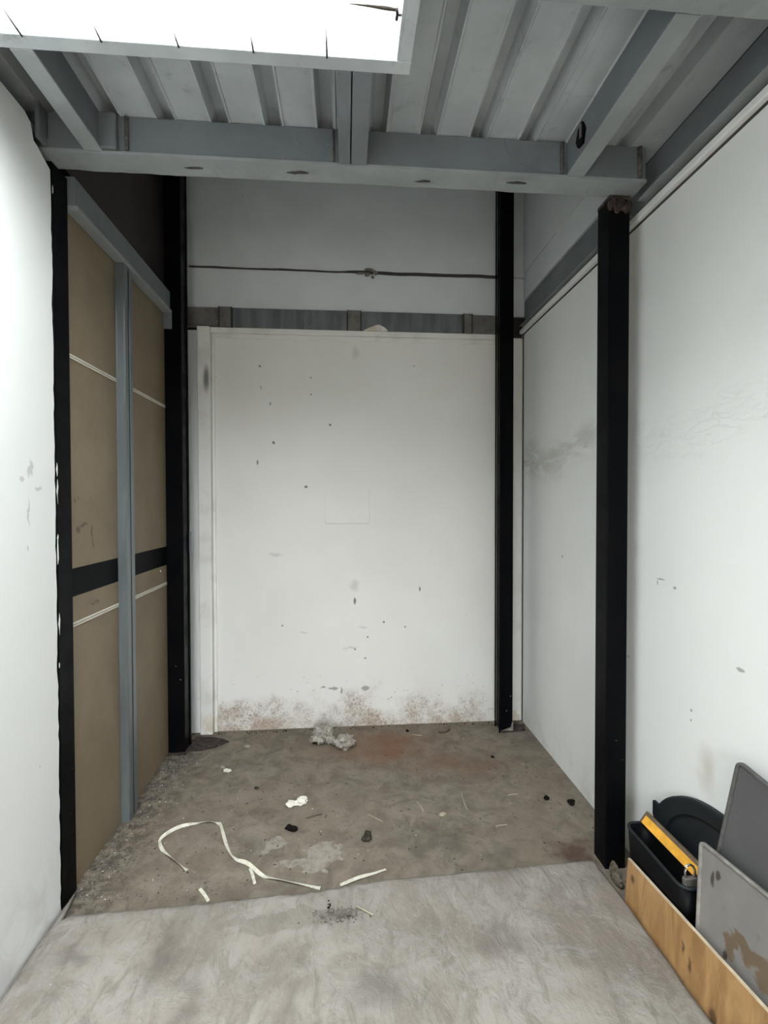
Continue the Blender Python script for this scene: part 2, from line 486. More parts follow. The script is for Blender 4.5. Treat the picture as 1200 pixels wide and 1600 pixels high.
def mat_tan():
    t = NT('tan_panel_board', 0.55)
    a = t.noise(5, 4)
    weave = t.noise(160, 2, stretch=(1, 1, 0.35))
    base = t.mix(t.remap(a, 0.3, 0.7), (0.195, 0.148, 0.092), (0.23, 0.178, 0.115))
    base = t.mix(t.math('MULTIPLY', t.remap(weave, 0.4, 0.6), 0.25), base, (0.16, 0.13, 0.09))
    m = t.marks([((0, 2.055, 1.416), (BIG, 0.040, 0.010)), ((0, 2.118, 1.385), (BIG, 0.010, 0.030)), ((0, 2.126, 1.335), (BIG, 0.008, 0.03)), ((0, 2.015, 1.396), (BIG, 0.020, 0.022)),
                 ((0, 1.995, 1.515), (BIG, 0.008, 0.016)), ((0, 2.02, 1.52), (BIG, 0.006, 0.016)), ((0, 2.12, 1.078), (BIG, 0.03, 0.006)), ((0, 2.155, 1.082), (BIG, 0.03, 0.008))], soft=0.6, wob=0.03, wscale=30)
    base = t.mix(t.math('MULTIPLY', m, 0.8), base, (0.075, 0.05, 0.035))
    sc = t.marks([((0, 2.08, 1.50), (BIG, 0.07, 0.012)), ((0, 2.10, 1.09), (BIG, 0.10, 0.02)), ((0, 2.75, 1.09), (BIG, 0.08, 0.03))], soft=1.0, wob=0.05, wscale=20)
    base = t.mix(t.math('MULTIPLY', sc, 0.4), base, (0.15, 0.12, 0.09))
    t.color(base)
    t.bump(weave, 0.12, 0.002)
    return t.m

def mat_black():
    t = NT('black_painted_steel', 0.4)
    t.b.inputs['Specular IOR Level'].default_value = 0.05
    z = t.axis(2)
    base = t.mix(t.remap(t.noise(6, 4), 0.4, 0.7), (0.0022, 0.0026, 0.0036), (0.004, 0.004, 0.0045))
    rs = t.math('MULTIPLY', t.remap(t.noise(9, 5, 0.7, stretch=(1, 1, 0.3)), 0.58, 0.75), 0.5)
    base = t.mix(rs, base, (0.014, 0.008, 0.007))
    w = t.math('MULTIPLY', t.specks(38, 0.16, 0.06), t.remap(z, 0.25, 0.9, 1, 0.0))
    base = t.mix(t.math('MULTIPLY', w, 0.8), base, (0.35, 0.35, 0.34))
    t.color(base)
    t.rough(t.remap(t.noise(12, 5), 0.3, 0.7, 0.28, 0.5))
    t.bump(t.noise(30, 4), 0.08, 0.004)
    return t.m

def mat_steel(name, c, rough=0.55):
    t = NT(name, rough)
    base = t.mix(t.remap(t.noise(4, 5), 0.3, 0.7), tuple(x * 0.88 for x in c), tuple(x * 1.1 for x in c))
    d = t.remap(t.noise(14, 6, 0.7, off=(5, 3, 1)), 0.56, 0.76)
    base = t.mix(t.math('MULTIPLY', d, 0.45), base, (0.13, 0.125, 0.12))
    w = t.remap(t.noise(30, 5, 0.7, off=(1, 8, 1)), 0.66, 0.76)
    base = t.mix(t.math('MULTIPLY', w, 0.35), base, (0.55, 0.56, 0.54))
    t.color(base)
    t.bump(t.math('ADD', t.noise(25, 5, 0.6), t.math('MULTIPLY', t.noise(6, 3), 1.5)), 0.25, 0.006)
    return t.m

def mat_ply():
    t = NT('plywood_grain', 0.55)
    g = t.noise(7, 6, 0.6, stretch=(1, 1.6, 0.35), dist=1.6)
    base = t.mix(t.remap(g, 0.3, 0.72), (0.27, 0.145, 0.055), (0.46, 0.275, 0.115))
    l = t.remap(t.noise(3.2, 4, off=(1, 4, 2), dist=1.0), 0.52, 0.72)
    base = t.mix(t.math('MULTIPLY', l, 0.5), base, (0.53, 0.365, 0.19))
    k = t.marks([((0, 0.01, 0.11), (BIG, 0.010, 0.028)), ((0, -0.02, 0.085), (BIG, 0.012, 0.03)), ((0, 0.28, 0.12), (BIG, 0.014, 0.02)), ((0, -0.12, 0.03), (BIG, 0.02, 0.03))], soft=0.7, wob=0.03, wscale=35)
    base = t.mix(t.math('MULTIPLY', k, 0.8), base, (0.055, 0.03, 0.015))
    t.color(base)
    t.bump(g, 0.15, 0.003)
    return t.m

def mat_tray(name, c, stain=False):
    t = NT(name, 0.48, 0.0)
    base = t.mix(t.remap(t.noise(6, 5), 0.3, 0.7), tuple(x * 0.9 for x in c), tuple(x * 1.1 for x in c))
    d = t.remap(t.noise(20, 5, 0.7, off=(2, 2, 9)), 0.60, 0.72)
    base = t.mix(t.math('MULTIPLY', d, 0.35), base, tuple(x * 0.5 for x in c))
    if stain:
        m = t.marks([((0, 0.115, 0.255), (BIG, 0.045, 0.03)), ((0, 0.075, 0.26), (BIG, 0.04, 0.022)), ((0, 0.04, 0.235), (BIG, 0.04, 0.05)),
                     ((0, 0.0, 0.20), (BIG, 0.035, 0.07)), ((0, -0.02, 0.14), (BIG, 0.03, 0.06)), ((0, 0.15, 0.225), (BIG, 0.025, 0.03))], soft=0.35, wob=0.09, wscale=22)
        base = t.mix(t.math('MULTIPLY', m, 0.85), base, (0.13, 0.085, 0.045))
        k = t.marks([((0, 0.225, 0.365), (BIG, 0.010, 0.03)), ((0, 0.205, 0.385), (BIG, 0.010, 0.02)), ((0, 0.17, 0.19), (BIG, 0.010, 0.016)), ((0, 0.155, 0.165), (BIG, 0.014, 0.008)), ((0, 0.20, 0.15), (BIG, 0.012, 0.007))], soft=0.5, wob=0.02, wscale=40)
        base = t.mix(t.math('MULTIPLY', k, 0.85), base, (0.04, 0.03, 0.025))
    t.color(base)
    return t.m

M = {}
M['wall_back'] = mat_wall('white_paint_splashed', 'back')
M['wall_right'] = mat_wall('white_paint_patched_plaster', 'right')
M['wall_left'] = mat_wall('white_paint_scuffed', 'left')
M['trim'] = mat_wall('white_paint_trim', 'trim')
M['wall_plain'] = mat_wall('white_paint_plain', 'plain')
M['panel_grey'] = mat_simple('flare_tinted_white_board', (0.635, 0.672, 0.69), 0.65, var=0.06, scale=2.5, dirt=((0.12, 0.12, 0.12), 0.5, 40, 0.70, 0.76), bump=0.1)  # pale cool tone takes lens flare haze into the board colour
M['floor'] = mat_floor()
M['slab'] = mat_slab()
M['tan'] = mat_tan()
M['black'] = mat_black()
M['steel'] = mat_steel('grey_painted_steel', (0.148, 0.167, 0.180))
M['steel_lt'] = mat_steel('pale_grey_steel', (0.265, 0.29, 0.295))  # paler tone for flange undersides, lips and rooflight well sides
M['deck'] = mat_steel('roof_deck_sheet', (0.425, 0.46, 0.475), 0.5)
M['galv'] = mat_simple('galvanised_steel', (0.165, 0.19, 0.20), 0.35, 0.45, var=0.12, scale=12, stretch=(1, 1, 0.2))
M['zinc'] = mat_simple('dull_zinc_strip', (0.15, 0.165, 0.175), 0.5, 0.35, var=0.25, scale=18, stretch=(1, 1, 0.15), dirt=((0.30, 0.30, 0.29), 0.4, 20, 0.6, 0.75))
M['brownclip'] = mat_simple('dusty_brown_bracket', (0.155, 0.15, 0.135), 0.7, var=0.2, dirt=((0.05, 0.04, 0.035), 0.6, 25, 0.5, 0.7))
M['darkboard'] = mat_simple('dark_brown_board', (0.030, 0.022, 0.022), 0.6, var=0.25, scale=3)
M['rust'] = mat_simple('rusty_steel', (0.030, 0.018, 0.014), 0.85, var=0.5, scale=30, bump=0.5, dirt=((0.11, 0.10, 0.092), 0.6, 40, 0.55, 0.65))
M['mud'] = mat_simple('brown_mortar', (0.11, 0.092, 0.07), 0.95, var=0.4, scale=50, spec=0.1)
M['weld'] = mat_simple('dull_weld', (0.085, 0.08, 0.078), 0.8, var=0.4, scale=60, bump=0.4)
M['crack'] = mat_simple('crack_grime_and_shade', (0.05, 0.047, 0.043), 0.9, bump=0.4)  # grime in cracks, also painted shade for ledge strips and dents
M['rubble'] = mat_simple('broken_mortar', (0.21, 0.195, 0.17), 0.9, var=0.3, scale=40, bump=0.5)
M['blackstrip'] = mat_simple('black_tape', (0.0035, 0.004, 0.005), 0.5, spec=0.06)
M['whiteline'] = mat_simple('pale_joint_strip', (0.62, 0.58, 0.50), 0.5, var=0.06)
M['ply'] = mat_ply()
M['plyedge'] = mat_simple('plywood_edge', (0.56, 0.47, 0.33), 0.7, var=0.15, scale=25)
M['binblack'] = mat_simple('black_bin_plastic', (0.0035, 0.0037, 0.0042), 0.45, var=0.2, spec=0.10)
M['lid'] = mat_simple('dark_slate_plastic', (0.012, 0.0155, 0.018), 0.5, var=0.2, dirt=((0.035, 0.039, 0.041), 0.4, 6, 0.5, 0.8), spec=0.25)
M['yellow'] = mat_simple('worn_yellow_paint', (0.72, 0.36, 0.035), 0.5, var=0.12, scale=30, dirt=((0.20, 0.11, 0.03), 0.6, 45, 0.62, 0.72), bump=0.1)
M['brownwood'] = mat_simple('grubby_brown_wood', (0.115, 0.085, 0.055), 0.75, var=0.25, scale=20)
M['lock'] = mat_simple('dull_padlock_steel', (0.17, 0.16, 0.145), 0.5, 0.5, var=0.2)
M['chrome'] = mat_simple('shackle_steel', (0.55, 0.53, 0.50), 0.25, 0.9, var=0.1)
M['trayA'] = mat_tray('pale_grey_tray_metal', (0.21, 0.20, 0.19), True)
M['trayB'] = mat_tray('dark_grey_tray_metal', (0.085, 0.085, 0.086))
M['rim'] = mat_simple('worn_tray_rim', (0.30, 0.285, 0.265), 0.4, 0.3, var=0.2, scale=30)
M['rimB'] = mat_simple('dark_tray_rim', (0.12, 0.118, 0.115), 0.45, 0.3, var=0.2, scale=30)
M['strap'] = mat_simple('cream_packing_strap', (0.62, 0.60, 0.50), 0.5, var=0.1, scale=30, dirt=((0.25, 0.23, 0.19), 0.5, 60, 0.5, 0.7))
M['bag'] = mat_simple('dirty_clear_plastic', (0.30, 0.275, 0.24), 0.4, var=0.15, scale=25)
M['paper'] = mat_simple('white_paper', (0.74, 0.71, 0.64), 0.7, var=0.06)
M['coal'] = mat_simple('black_crumb', (0.008, 0.007, 0.006), 0.9, spec=0.1)
M['stone'] = mat_simple('dark_stone', (0.045, 0.038, 0.031), 0.9, var=0.4, scale=60, spec=0.1)
M['grit'] = mat_simple('mixed_grit', (0.13, 0.115, 0.10), 0.9, var=0.7, scale=30)
M['straw'] = mat_simple('dry_straw', (0.36, 0.32, 0.24), 0.7)
M['twig'] = mat_simple('dark_twig', (0.07, 0.055, 0.04), 0.85)
M['blackbag'] = mat_simple('black_bag_film', (0.004, 0.004, 0.005), 0.3, spec=0.2)
def mat_pane():
    m = bpy.data.materials.new('clear_rooflight_sheet')
    m.use_nodes = True
    nt = m.node_tree
    for n in list(nt.nodes):
        nt.nodes.remove(n)
    out = nt.nodes.new('ShaderNodeOutputMaterial')
    mx = nt.nodes.new('ShaderNodeMixShader')
    tr = nt.nodes.new('ShaderNodeBsdfTransparent')
    tr.inputs[0].default_value = (0.95, 0.97, 0.97, 1)
    gl = nt.nodes.new('ShaderNodeBsdfGlossy')
    gl.inputs['Roughness'].default_value = 0.15
    mx.inputs[0].default_value = 0.04
    nt.links.new(tr.outputs[0], mx.inputs[1])
    nt.links.new(gl.outputs[0], mx.inputs[2])
    nt.links.new(mx.outputs[0], out.inputs[0])
    return m
M['pane'] = mat_pane()

# ================================================================== STRUCTURE
XR, XL, YB, ZC = 1.21, -1.06, 3.24, 2.87
YF = -2.4          # open doorway end of the passage, behind the camera

floor = struct(box('floor', (-1.4, 1.5, -7.0, 3.5, -0.20, 0.0), M['floor'], bev=0))

# --- right wall: lower board, narrow ledge, boards above the steel rail
wr = struct(box('wall_right', (XR, XR + 0.14, YF, YB + 0.12, -0.02, 2.66), M['wall_right'], bev=0))
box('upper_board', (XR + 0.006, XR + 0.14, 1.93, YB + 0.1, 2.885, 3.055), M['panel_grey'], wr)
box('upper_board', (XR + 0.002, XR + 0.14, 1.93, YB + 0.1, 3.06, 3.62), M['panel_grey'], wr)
box('ledge_trim', (XR - 0.024, XR + 0.1, YF, YB, 2.650, 2.676), M['wall_plain'], wr, bev=0.003)
box('painted_shadow_strip', (XR - 0.003, XR + 0.1, YF, YB, 2.6405, 2.6495), M['crack'], wr, bev=0)  # dark strip painted in for the shadow under the ledge
box('painted_shadow_strip', (XR - 0.004, XR + 0.1, YF, YB, 2.6765, 2.697), M['crack'], wr, bev=0)  # dark strip painted in for the shade between ledge and flange
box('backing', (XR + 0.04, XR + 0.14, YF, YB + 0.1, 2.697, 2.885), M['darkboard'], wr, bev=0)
box('corner_gap', (XR - 0.004, XR + 0.02, YB - 0.022, YB - 0.012, 0.0, 2.64), M['crack'], wr, bev=0)

# --- back wall
wb = struct(box('wall_back', (-1.3, 1.35, YB, YB + 0.12, -0.02, 2.62), M['wall_back'], bev=0))
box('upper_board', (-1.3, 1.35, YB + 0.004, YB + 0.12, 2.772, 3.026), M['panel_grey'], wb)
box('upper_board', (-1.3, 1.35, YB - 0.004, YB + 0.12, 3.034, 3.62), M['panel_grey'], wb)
# painted-over square cover plate
box('cover_plate', (-0.135, 0.16, YB - 0.006, YB + 0.01, 1.365, 1.60), M['wall_back'], wb, bev=0.002)
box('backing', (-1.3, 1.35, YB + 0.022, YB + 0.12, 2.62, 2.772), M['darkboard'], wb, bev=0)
# rails of the back board
box('top_rail', (-0.94, 1.06, YB - 0.016, YB + 0.02, 2.605, 2.640), M['trim'], wb, bev=0.003)
box('top_lip', (-0.855, 1.06, YB - 0.008, YB + 0.02, 2.575, 2.604), M['trim'], wb, bev=0.003)
box('side_post', (-0.942, -0.862, YB - 0.050, YB + 0.02, 0.0, 2.635), M['trim'], wb, bev=0.006)
box('side_lip', (-0.861, -0.842, YB - 0.012, YB + 0.02, 0.0, 2.60), M['trim'], wb, bev=0.003)
box('side_board', (-1.06, -0.943, YB - 0.012, YB + 0.02, 0.0, 2.62), M['wall_plain'], wb, bev=0.002)
box('corner_post', (1.115, 1.203, YB - 0.012, YB + 0.02, 0.0, 2.62), M['trim'], wb, bev=0.003)
# jagged crack between the upper boards and the broken lump of mortar in it
mb = MB()
N = 60
up, dn = [], []
for i in range(N + 1):
    x = -1.0 + 2.05 * i / N
    w = 0.0025 + 0.006 * max(0, min(1, (x - 0.0) / 0.15)) + 0.002 * abs(fbm(x, 1, 0, 9))
    c = 3.030 + 0.006 * fbm(x, 0, 0, 4)
    up.append((x, c + w)); dn.append((x, c - w))
mb.prism(up + dn[::-1], 'y', YB - 0.0065, YB + 0.01)
mb.build('crack', M['crack'], wb)
mb = MB()
for (cx, cz, sx, sz, a) in ((0.165, 3.045, 0.05, 0.014, 0.1), (0.15, 3.015, 0.035, 0.016, -0.3), (0.20, 3.028, 0.03, 0.02, 0.6), (0.185, 3.0, 0.018, 0.014, 0.2), (0.105, 3.02, 0.05, 0.006, -0.12)):
    b = bmesh.new()
    bmesh.ops.create_icosphere(b, subdivisions=3, radius=1)
    for v in b.verts:
        v.co *= 1 + 0.35 * fbm(v.co.x + cx * 30, v.co.y, v.co.z, 2.2)
    mb.add(b, Matrix.Translation((cx, YB - 0.006, cz)) @ Matrix.Rotation(a, 4, 'Y') @ Matrix.Diagonal((sx * 0.62, 0.016, sz * 0.62, 1)))
mb.build('mortar_lump', M['rubble'], wb)

# --- left wall of the passage: ragged plaster edge where it meets the black column
mb = MB()
prof = []
zz = 0.0
prof.append((1.842, -0.02))
for i in range(1, 90):
    z = 2.69 * i / 90
    prof.append((1.838 + 0.006 * fbm(3, 0, z, 7) + 0.004 * fbm(9, 0, z, 30), z))
prof += [(1.835, 2.690), (1.80, 2.705), (1.765, 2.722), (1.745, 2.726), (1.738, 2.75), (1.73, 2.775), (1.70, 2.79), (YF, 2.79), (YF, -0.02)]
mb.prism(prof, 'x', -1.20, -1.045)
wl = struct(mb.build('wall_left', M['wall_left']))

# --- left wall of the recess: tan boards
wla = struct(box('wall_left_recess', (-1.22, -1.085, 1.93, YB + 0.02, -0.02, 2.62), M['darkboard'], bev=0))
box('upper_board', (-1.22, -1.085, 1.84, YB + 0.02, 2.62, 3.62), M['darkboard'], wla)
for (y0, y1) in ((1.90, 2.392), (2.394, 2.985)):
    for (z0, z1) in ((2.078, 2.645), (1.247, 2.066), (1.036, 1.138), (0.0, 1.019)):
        box('tan_board', (-1.085, XL, y0, y1, z0, z1), M['tan'], wla, bev=0.0015)
    box('black_strip', (-1.085, XL + 0.001, y0, y1, 1.1385, 1.2465), M['blackstrip'], wla, bev=0.001)
    for zc in (2.072, 1.0275):
        box('joint_strip', (-1.085, XL + 0.003, y0, y1, zc - 0.0085, zc - 0.0012), M['whiteline'], wla, bev=0.001)
        box('joint_strip', (-1.085, XL + 0.003, y0, y1, zc + 0.0012, zc + 0.0085), M['whiteline'], wla, bev=0.001)
box('screw_head', (XL - 0.004, XL + 0.004, 2.862, 2.876, 1.105, 1.119), M['chrome'], wla, bev=0.003)

# --- the doorway end of the passage behind the viewpoint, above the opening
m = MB()
m.box(-1.2, 1.35, YF - 0.1, YF, 2.0, 3.0)
m.box(-1.2, -0.85, YF - 0.1, YF, -0.02, 2.0)
m.box(0.25, 1.35, YF - 0.1, YF, -0.02, 2.0)
struct(m.build('wall_front', M['wall_plain']))
# added outer shell, unseen: keeps sky light from leaking in behind boards and rails
m = MB()
m.box(1.352, 1.40, YF - 0.1, 3.40, -0.02, 3.62)
m.box(-1.30, -1.222, YF - 0.1, 3.40, -0.02, 3.62)
m.box(-1.30, 1.40, 3.362, 3.42, -0.02, 3.62)
m.box(-1.30, 1.40, 1.9305, 1.945, ZC + 0.1, 3.62)
struct(m.build('wall_light_seal', M['wall_plain']))
m = MB()
m.box(-1.3, 1.4, 1.884, 1.8995, 2.965, 3.95)
struct(m.build('wall_sky_backing', M['wall_plain']))  # added white sheet, lit by the sky to keep the rooflight view bright

# --- ceiling: ribbed roof deck with a rooflight opening
SX0, SX1, SY0, SY1 = -0.95, 0.157, 0.16, 1.372
RIB0, PITCHX, RIBW, RIBH = 0.281, 0.1885, 0.060, 0.045
def deck(x0, x1, y0, y1):
    """trapezoidal sheet: flat pans at ZC, ribs stand up above them"""
    xs = [(x0, ZC)]
    k = math.floor((x0 - RIB0) / PITCHX) - 1
    while True:
        a = RIB0 + k * PITCHX
        k += 1
        pts = [(a, ZC), (a + 0.012, ZC + RIBH), (a + RIBW - 0.012, ZC + RIBH), (a + RIBW, ZC)]
        # small stiffening lip on each side of the rib
        pts = [(a - 0.010, ZC), (a - 0.006, ZC - 0.004), (a - 0.001, ZC - 0.004)] + pts + [(a + RIBW + 0.001, ZC - 0.004), (a + RIBW + 0.006, ZC - 0.004), (a + RIBW + 0.010, ZC)]
        if a > x1 + 0.1:
            break
        for p in pts:
            if x0 + 1e-4 < p[0] < x1 - 1e-4:
                xs.append(p)
    # end height
    xs.append((x1, ZC))
    m = MB()
    top = [(p[0], p[1] + 0.004) for p in xs]
    b = m.bm
    rows = []
    for y in (y0, y1):
        rows.append(([b.verts.new((p[0], y, p[1])) for p in xs], [b.verts.new((p[0], y, p[1])) for p in top]))
    (A, At), (B, Bt) = rows
    for i in range(len(xs) - 1):
        b.faces.new((A[i], A[i + 1], B[i + 1], B[i]))
        b.faces.new((At[i], Bt[i], Bt[i + 1], At[i + 1]))
        b.faces.new((A[i], At[i], At[i + 1], A[i + 1]))
        b.faces.new((B[i], B[i + 1], Bt[i + 1], Bt[i]))
    b.faces.new((A[0], B[0], Bt[0], At[0]))
    b.faces.new((A[-1], At[-1], Bt[-1], B[-1]))
    return m
ceil = struct(box('ceiling', (-1.3, 1.4, YF - 0.05, 1.93, ZC + 0.075, ZC + 0.16), M['darkboard'], bev=0))
# opening in the roof build-up
ceil_me = MB()
HX0, HX1, HY0, HY1 = SX0 - 0.013, SX1 + 0.013, SY0 - 0.013, SY1 + 0.013
for c in ((-1.3, HX0, YF - 0.05, 1.93), (HX1, 1.4, YF - 0.05, 1.93), (HX0, HX1, YF - 0.05, HY0), (HX0, HX1, HY1, 1.93)):
    ceil_me.box(*c, ZC + 0.052, ZC + 0.09)
bpy.data.objects.remove(ceil)
ceil = struct(ceil_me.build('ceiling', M['darkboard']))
for (x0, x1, y0, y1) in ((-1.2, HX0, YF, 1.90), (HX0 + 0.0005, HX1 - 0.0005, HY1, 1.90), (HX0 + 0.0005, HX1 - 0.0005, YF, HY0), (HX1, 0.755, YF, 1.90), (0.7555, 1.216, YF, 1.90)):
    deck(x0, x1, y0, y1).build('deck_sheet', M['deck'], ceil)
struct(box('ceiling_recess', (-1.3, 1.4, 1.90, YB + 0.18, 3.62, 3.64), M['panel_grey'], bev=0))
# closing board between the low roof and the taller recess
struct(box('wall_upstand', (-1.3, 1.4, 1.90, 1.93, ZC + 0.0, 3.62), M['darkboard'], bev=0))

# --- rooflight
w1 = struct(bpy.data.objects.new('window_1', None))
COL.objects.link(w1)
w1['_o'] = (0, 0, 0)
fz0, fz1 = 2.738, 2.752
fo = 0.032
def fr(c): box('frame_rail', c, M['deck'], w1, bev=0.002)
fr((SX0 - fo, SX1 + fo, SY1, SY1 + 0.042, fz0, fz1))
fr((SX0 - fo, SX1 + fo, SY0 - 0.04, SY0, fz0, fz1))
fr((SX1, SX1 + fo, SY0 + 0.0003, SY1 - 0.0003, fz0, fz1))
fr((SX0 - fo, SX0, SY0 + 0.0003, SY1 - 0.0003, fz0, fz1))
def well_side(c): box('added_well_side', c, M['steel_lt'], w1, bev=0.001)  # unseen well sides, depth and grey chosen to hold daylight off upper walls
well_side((SX0 - 0.012, SX1 + 0.012, SY1, SY1 + 0.012, fz1, 3.06))
well_side((SX0 - 0.012, SX1 + 0.012, SY0 - 0.012, SY0, fz1, 3.06))
well_side((SX1, SX1 + 0.012, SY0 + 0.0003, SY1 - 0.0003, fz1, 3.06))
well_side((SX0 - 0.012, SX0, SY0 + 0.0003, SY1 - 0.0003, fz1, 3.06))
box('inner_bead', (SX1 - 0.010, SX1, SY0, SY1 - 0.001, fz0 + 0.002, fz1), M['deck'], w1, bev=0.001)
box('roof_sheet', (SX0 - 0.03, SX1 + 0.03, SY0 - 0.03, SY1 + 0.03, 3.062, 3.067), M['pane'], w1, bev=0)
for (x, dx, L) in ((-0.848, -0.002, 0.072), (-0.647, 0.001, 0.044), (-0.446, 0.0, 0.040), (-0.247, 0.001, 0.046), (-0.047, 0.001, 0.082)):
    m = MB()
    m.tube([(x, SY1 + 0.002, fz0 - 0.002), (x + dx * 0.5, SY1 - L * 0.5, fz0 - 0.001), (x + dx, SY1 - L, fz0 + 0.002)], [0.0030, 0.0019, 0.0004], 6)
    m.build('sheet_rib_line', M['stone'], w1)  # dark slivers stand in for roof sheet ribs seen in silhouette
m = MB()
m.tube([(0.014, 1.234, 2.747), (0.07, 1.235, 2.746), (0.105, 1.236, 2.745), (0.130, 1.237, 2.744)], [0.0008, 0.0028, 0.0042, 0.0032], 8)
m.tube([(0.133, 1.235, 2.744), (0.136, 1.248, 2.744), (0.135, 1.262, 2.744)], 0.0038, 8)
m.tube([(0.134, 1.250, 2.744), (0.1585, 1.250, 2.746)], 0.0025, 8)
m.build('latch_arm', M['stone'], w1)

# ================================================================== STEELWORK
def column(label, x0, x1, y0, y1, ztop, base=None, grooves=False):
    t = thing('steel_column', label, 'column', ((x0 + x1) / 2, (y0 + y1) / 2, 0.0))
    z0 = 0.012 if base else 0.0
    box('shaft', (x0, x1, y0, y1, z0, ztop), M['black'], t, bev=0.004)
    if base:
        m = MB()
        m.prism(base, 'z', 0.0, 0.012)
        m.build('base_plate', M['rust'], t)
    return t
cn = column('black steel column against the ragged left wall edge, nearest on the left', -1.145, -1.0455, 1.8465, 1.946, 2.73)
m = MB()
for i, (z, h) in enumerate(((2.615, 0.03), (1.60, 0.05), (1.50, 0.09), (1.28, 0.10), (1.36, 0.03), (1.02, 0.08), (0.90, 0.02))):
    m.prism([(1.849 + 0.003 * (i % 3), z), (1.852 + 0.003 * (i % 2), z + h * 0.2), (1.8525 + 0.003 * (i % 3), z + h * 0.7), (1.8495 + 0.002 * (i % 3), z + h), (1.8482, z + h * 0.5)], 'x', -1.0463, -1.0448)
m.build('paint_splash', M['trim'], cn)
cf = column('slim black steel column at the far left, end of the tan panels', -1.06, -0.962, 2.958, 3.058, 3.6, [(-1.075, 2.945), (-0.955, 2.945), (-0.955, 3.075), (-1.075, 3.075)])
box('edge_strip', (-0.962, -0.956, 3.045, 3.062, 0.0, 3.6), M['black'], cf, bev=0.001)
box('tab', (-0.960, -0.945, 3.052, 3.056, 1.20, 1.33), M['steel'], cf, bev=0.001)
cr = column('slim black steel column at the far right corner of the recess', 1.004, 1.090, 3.078, 3.160, 3.6, [(1.010, 3.062), (1.175, 3.078), (1.195, 3.15), (1.01, 3.19)])
box('flange', (0.994, 1.004, 3.064, 3.072, 0.0, 3.6), M['black'], cr, bev=0.001)
box('flange', (0.994, 1.0035, 3.1595, 3.164, 0.0, 3.6), M['black'], cr, bev=0.001)
m = MB()
m.prism([(1.02, 0.012), (1.088, 0.012), (1.088, 0.075), (1.075, 0.030)], 'y', 3.066, 3.076)
m.build('dust_wedge', M['rubble'], cr)
cn2 = column('wide black steel column by the right wall, next to the bin', 1.054, 1.140, 1.876, 1.968, 2.73)
m = MB()
m.box(1.053, 1.141, 1.874, 1.970, 2.712, 2.729, bev=0.004)
for k in range(7):
    b = bmesh.new()
    bmesh.ops.create_icosphere(b, subdivisions=2, radius=1)
    for v in b.verts:
        v.co *= 1 + 0.4 * fbm(v.co.x + k * 5, v.co.y, v.co.z, 2)
    m.add(b, Matrix.Translation((1.058 + 0.013 * k, 1.876, 2.690 + 0.012 * math.sin(k * 2.1))) @ Matrix.Diagonal((0.013, 0.006, 0.024, 1)))
m.build('rusty_cap', M['rust'], cn2)

def rough_bar(x0, x1, y0, y1, z0, z1, nx, amp, dents=(), seed=0):
    """long box along x with a wavy, dented surface"""
    m = MB()
    b = m.bm
    ys = [y0, y0 + (y1 - y0) * 0.12, y0 + (y1 - y0) * 0.35, y0 + (y1 - y0) * 0.6, y0 + (y1 - y0) * 0.85, y1]
    rows = []
    for i in range(nx + 1):
        x = x0 + (x1 - x0) * i / nx
        ring = []
        for y in ys:
            dz = amp * fbm(x, y, seed, 6) + amp * 0.5 * fbm(x, y, seed, 25)
            for (dx, dy, r, d) in dents:
                q = ((x - dx) / r) ** 2 + ((y - dy) / (0.022)) ** 2
                dz += d * math.exp(-q * 1.6)
            ring.append(b.verts.new((x, y + amp * 0.6 * fbm(x, y, seed + 5, 9), z0 + dz)))
        ring.append(b.verts.new((x, y1, z1)))
        ring.append(b.verts.new((x, y0, z1)))
        rows.append(ring)
    n = len(rows[0])
    for i in range(nx):
        for k in range(n):
            b.faces.new((rows[i][k], rows[i][(k + 1) % n], rows[i + 1][(k + 1) % n], rows[i + 1][k]))
    b.faces.new(rows[0][::-1]); b.faces.new(rows[-1])
    return m

t = thing('cross_beam', 'grey steel beam across the mouth of the recess, with a dented underside', 'beam', (0.08, 1.845, 2.73))
box('web', (-1.18, 1.158, 1.802, 1.888, 2.742, 2.868), M['steel'], t, bev=0.002)
rough_bar(-1.18, 1.158, 1.797, 1.893, 2.731, 2.7425, 240, 0.0030, ((-0.53, 1.85, 0.05, 0.006), (-0.16, 1.852, 0.055, 0.008), (0.33, 1.868, 0.06, 0.007), (0.66, 1.83, 0.08, 0.006)), 2).build('bottom_flange', M['steel_lt'], t, smooth=False)
for (x, w) in ((0.822, 0.016), (1.130, 0.018), (-0.765, 0.014), (-0.040, 0.008)):
    m = MB()
    m.tube([(x, 1.797, 2.748), (x, 1.797, 2.80), (x, 1.797, 2.862)], w * 0.5, 8)
    m.build('weld_bead', M['weld'], t, smooth=True)
for (dx, dy, L, W) in ((-0.551, 1.850, 0.030, 0.0030), (-0.174, 1.846, 0.038, 0.0045), (0.297, 1.858, 0.030, 0.0035), (0.66, 1.840, 0.040, 0.0035)):
    m = MB()
    out = []
    for k in range(24):
        a = 2 * math.pi * k / 24
        out.append((dx + L * math.cos(a) * (1 + 0.2 * fbm(k, dx, 0, 0.7)), dy + W * math.sin(a) * (0.35 + 0.65 * abs(math.sin(a))) * (1 + 0.9 * fbm(k, dx, 4, 0.9))))
    m.prism(out, 'z', 2.7292, 2.738)
    m.build('dent_shade', M['crack'], t)  # dark sliver puts the shade inside a dent into colour
m = MB()
pts = [(0.60, 2.862), (0.615, 2.82), (0.65, 2.785), (0.70, 2.762), (0.76, 2.752), (0.812, 2.750), (0.812, 2.862)]
m.prism(pts, 'y', 1.7965, 1.803)
m.build('gusset_plate', M['steel'], t)

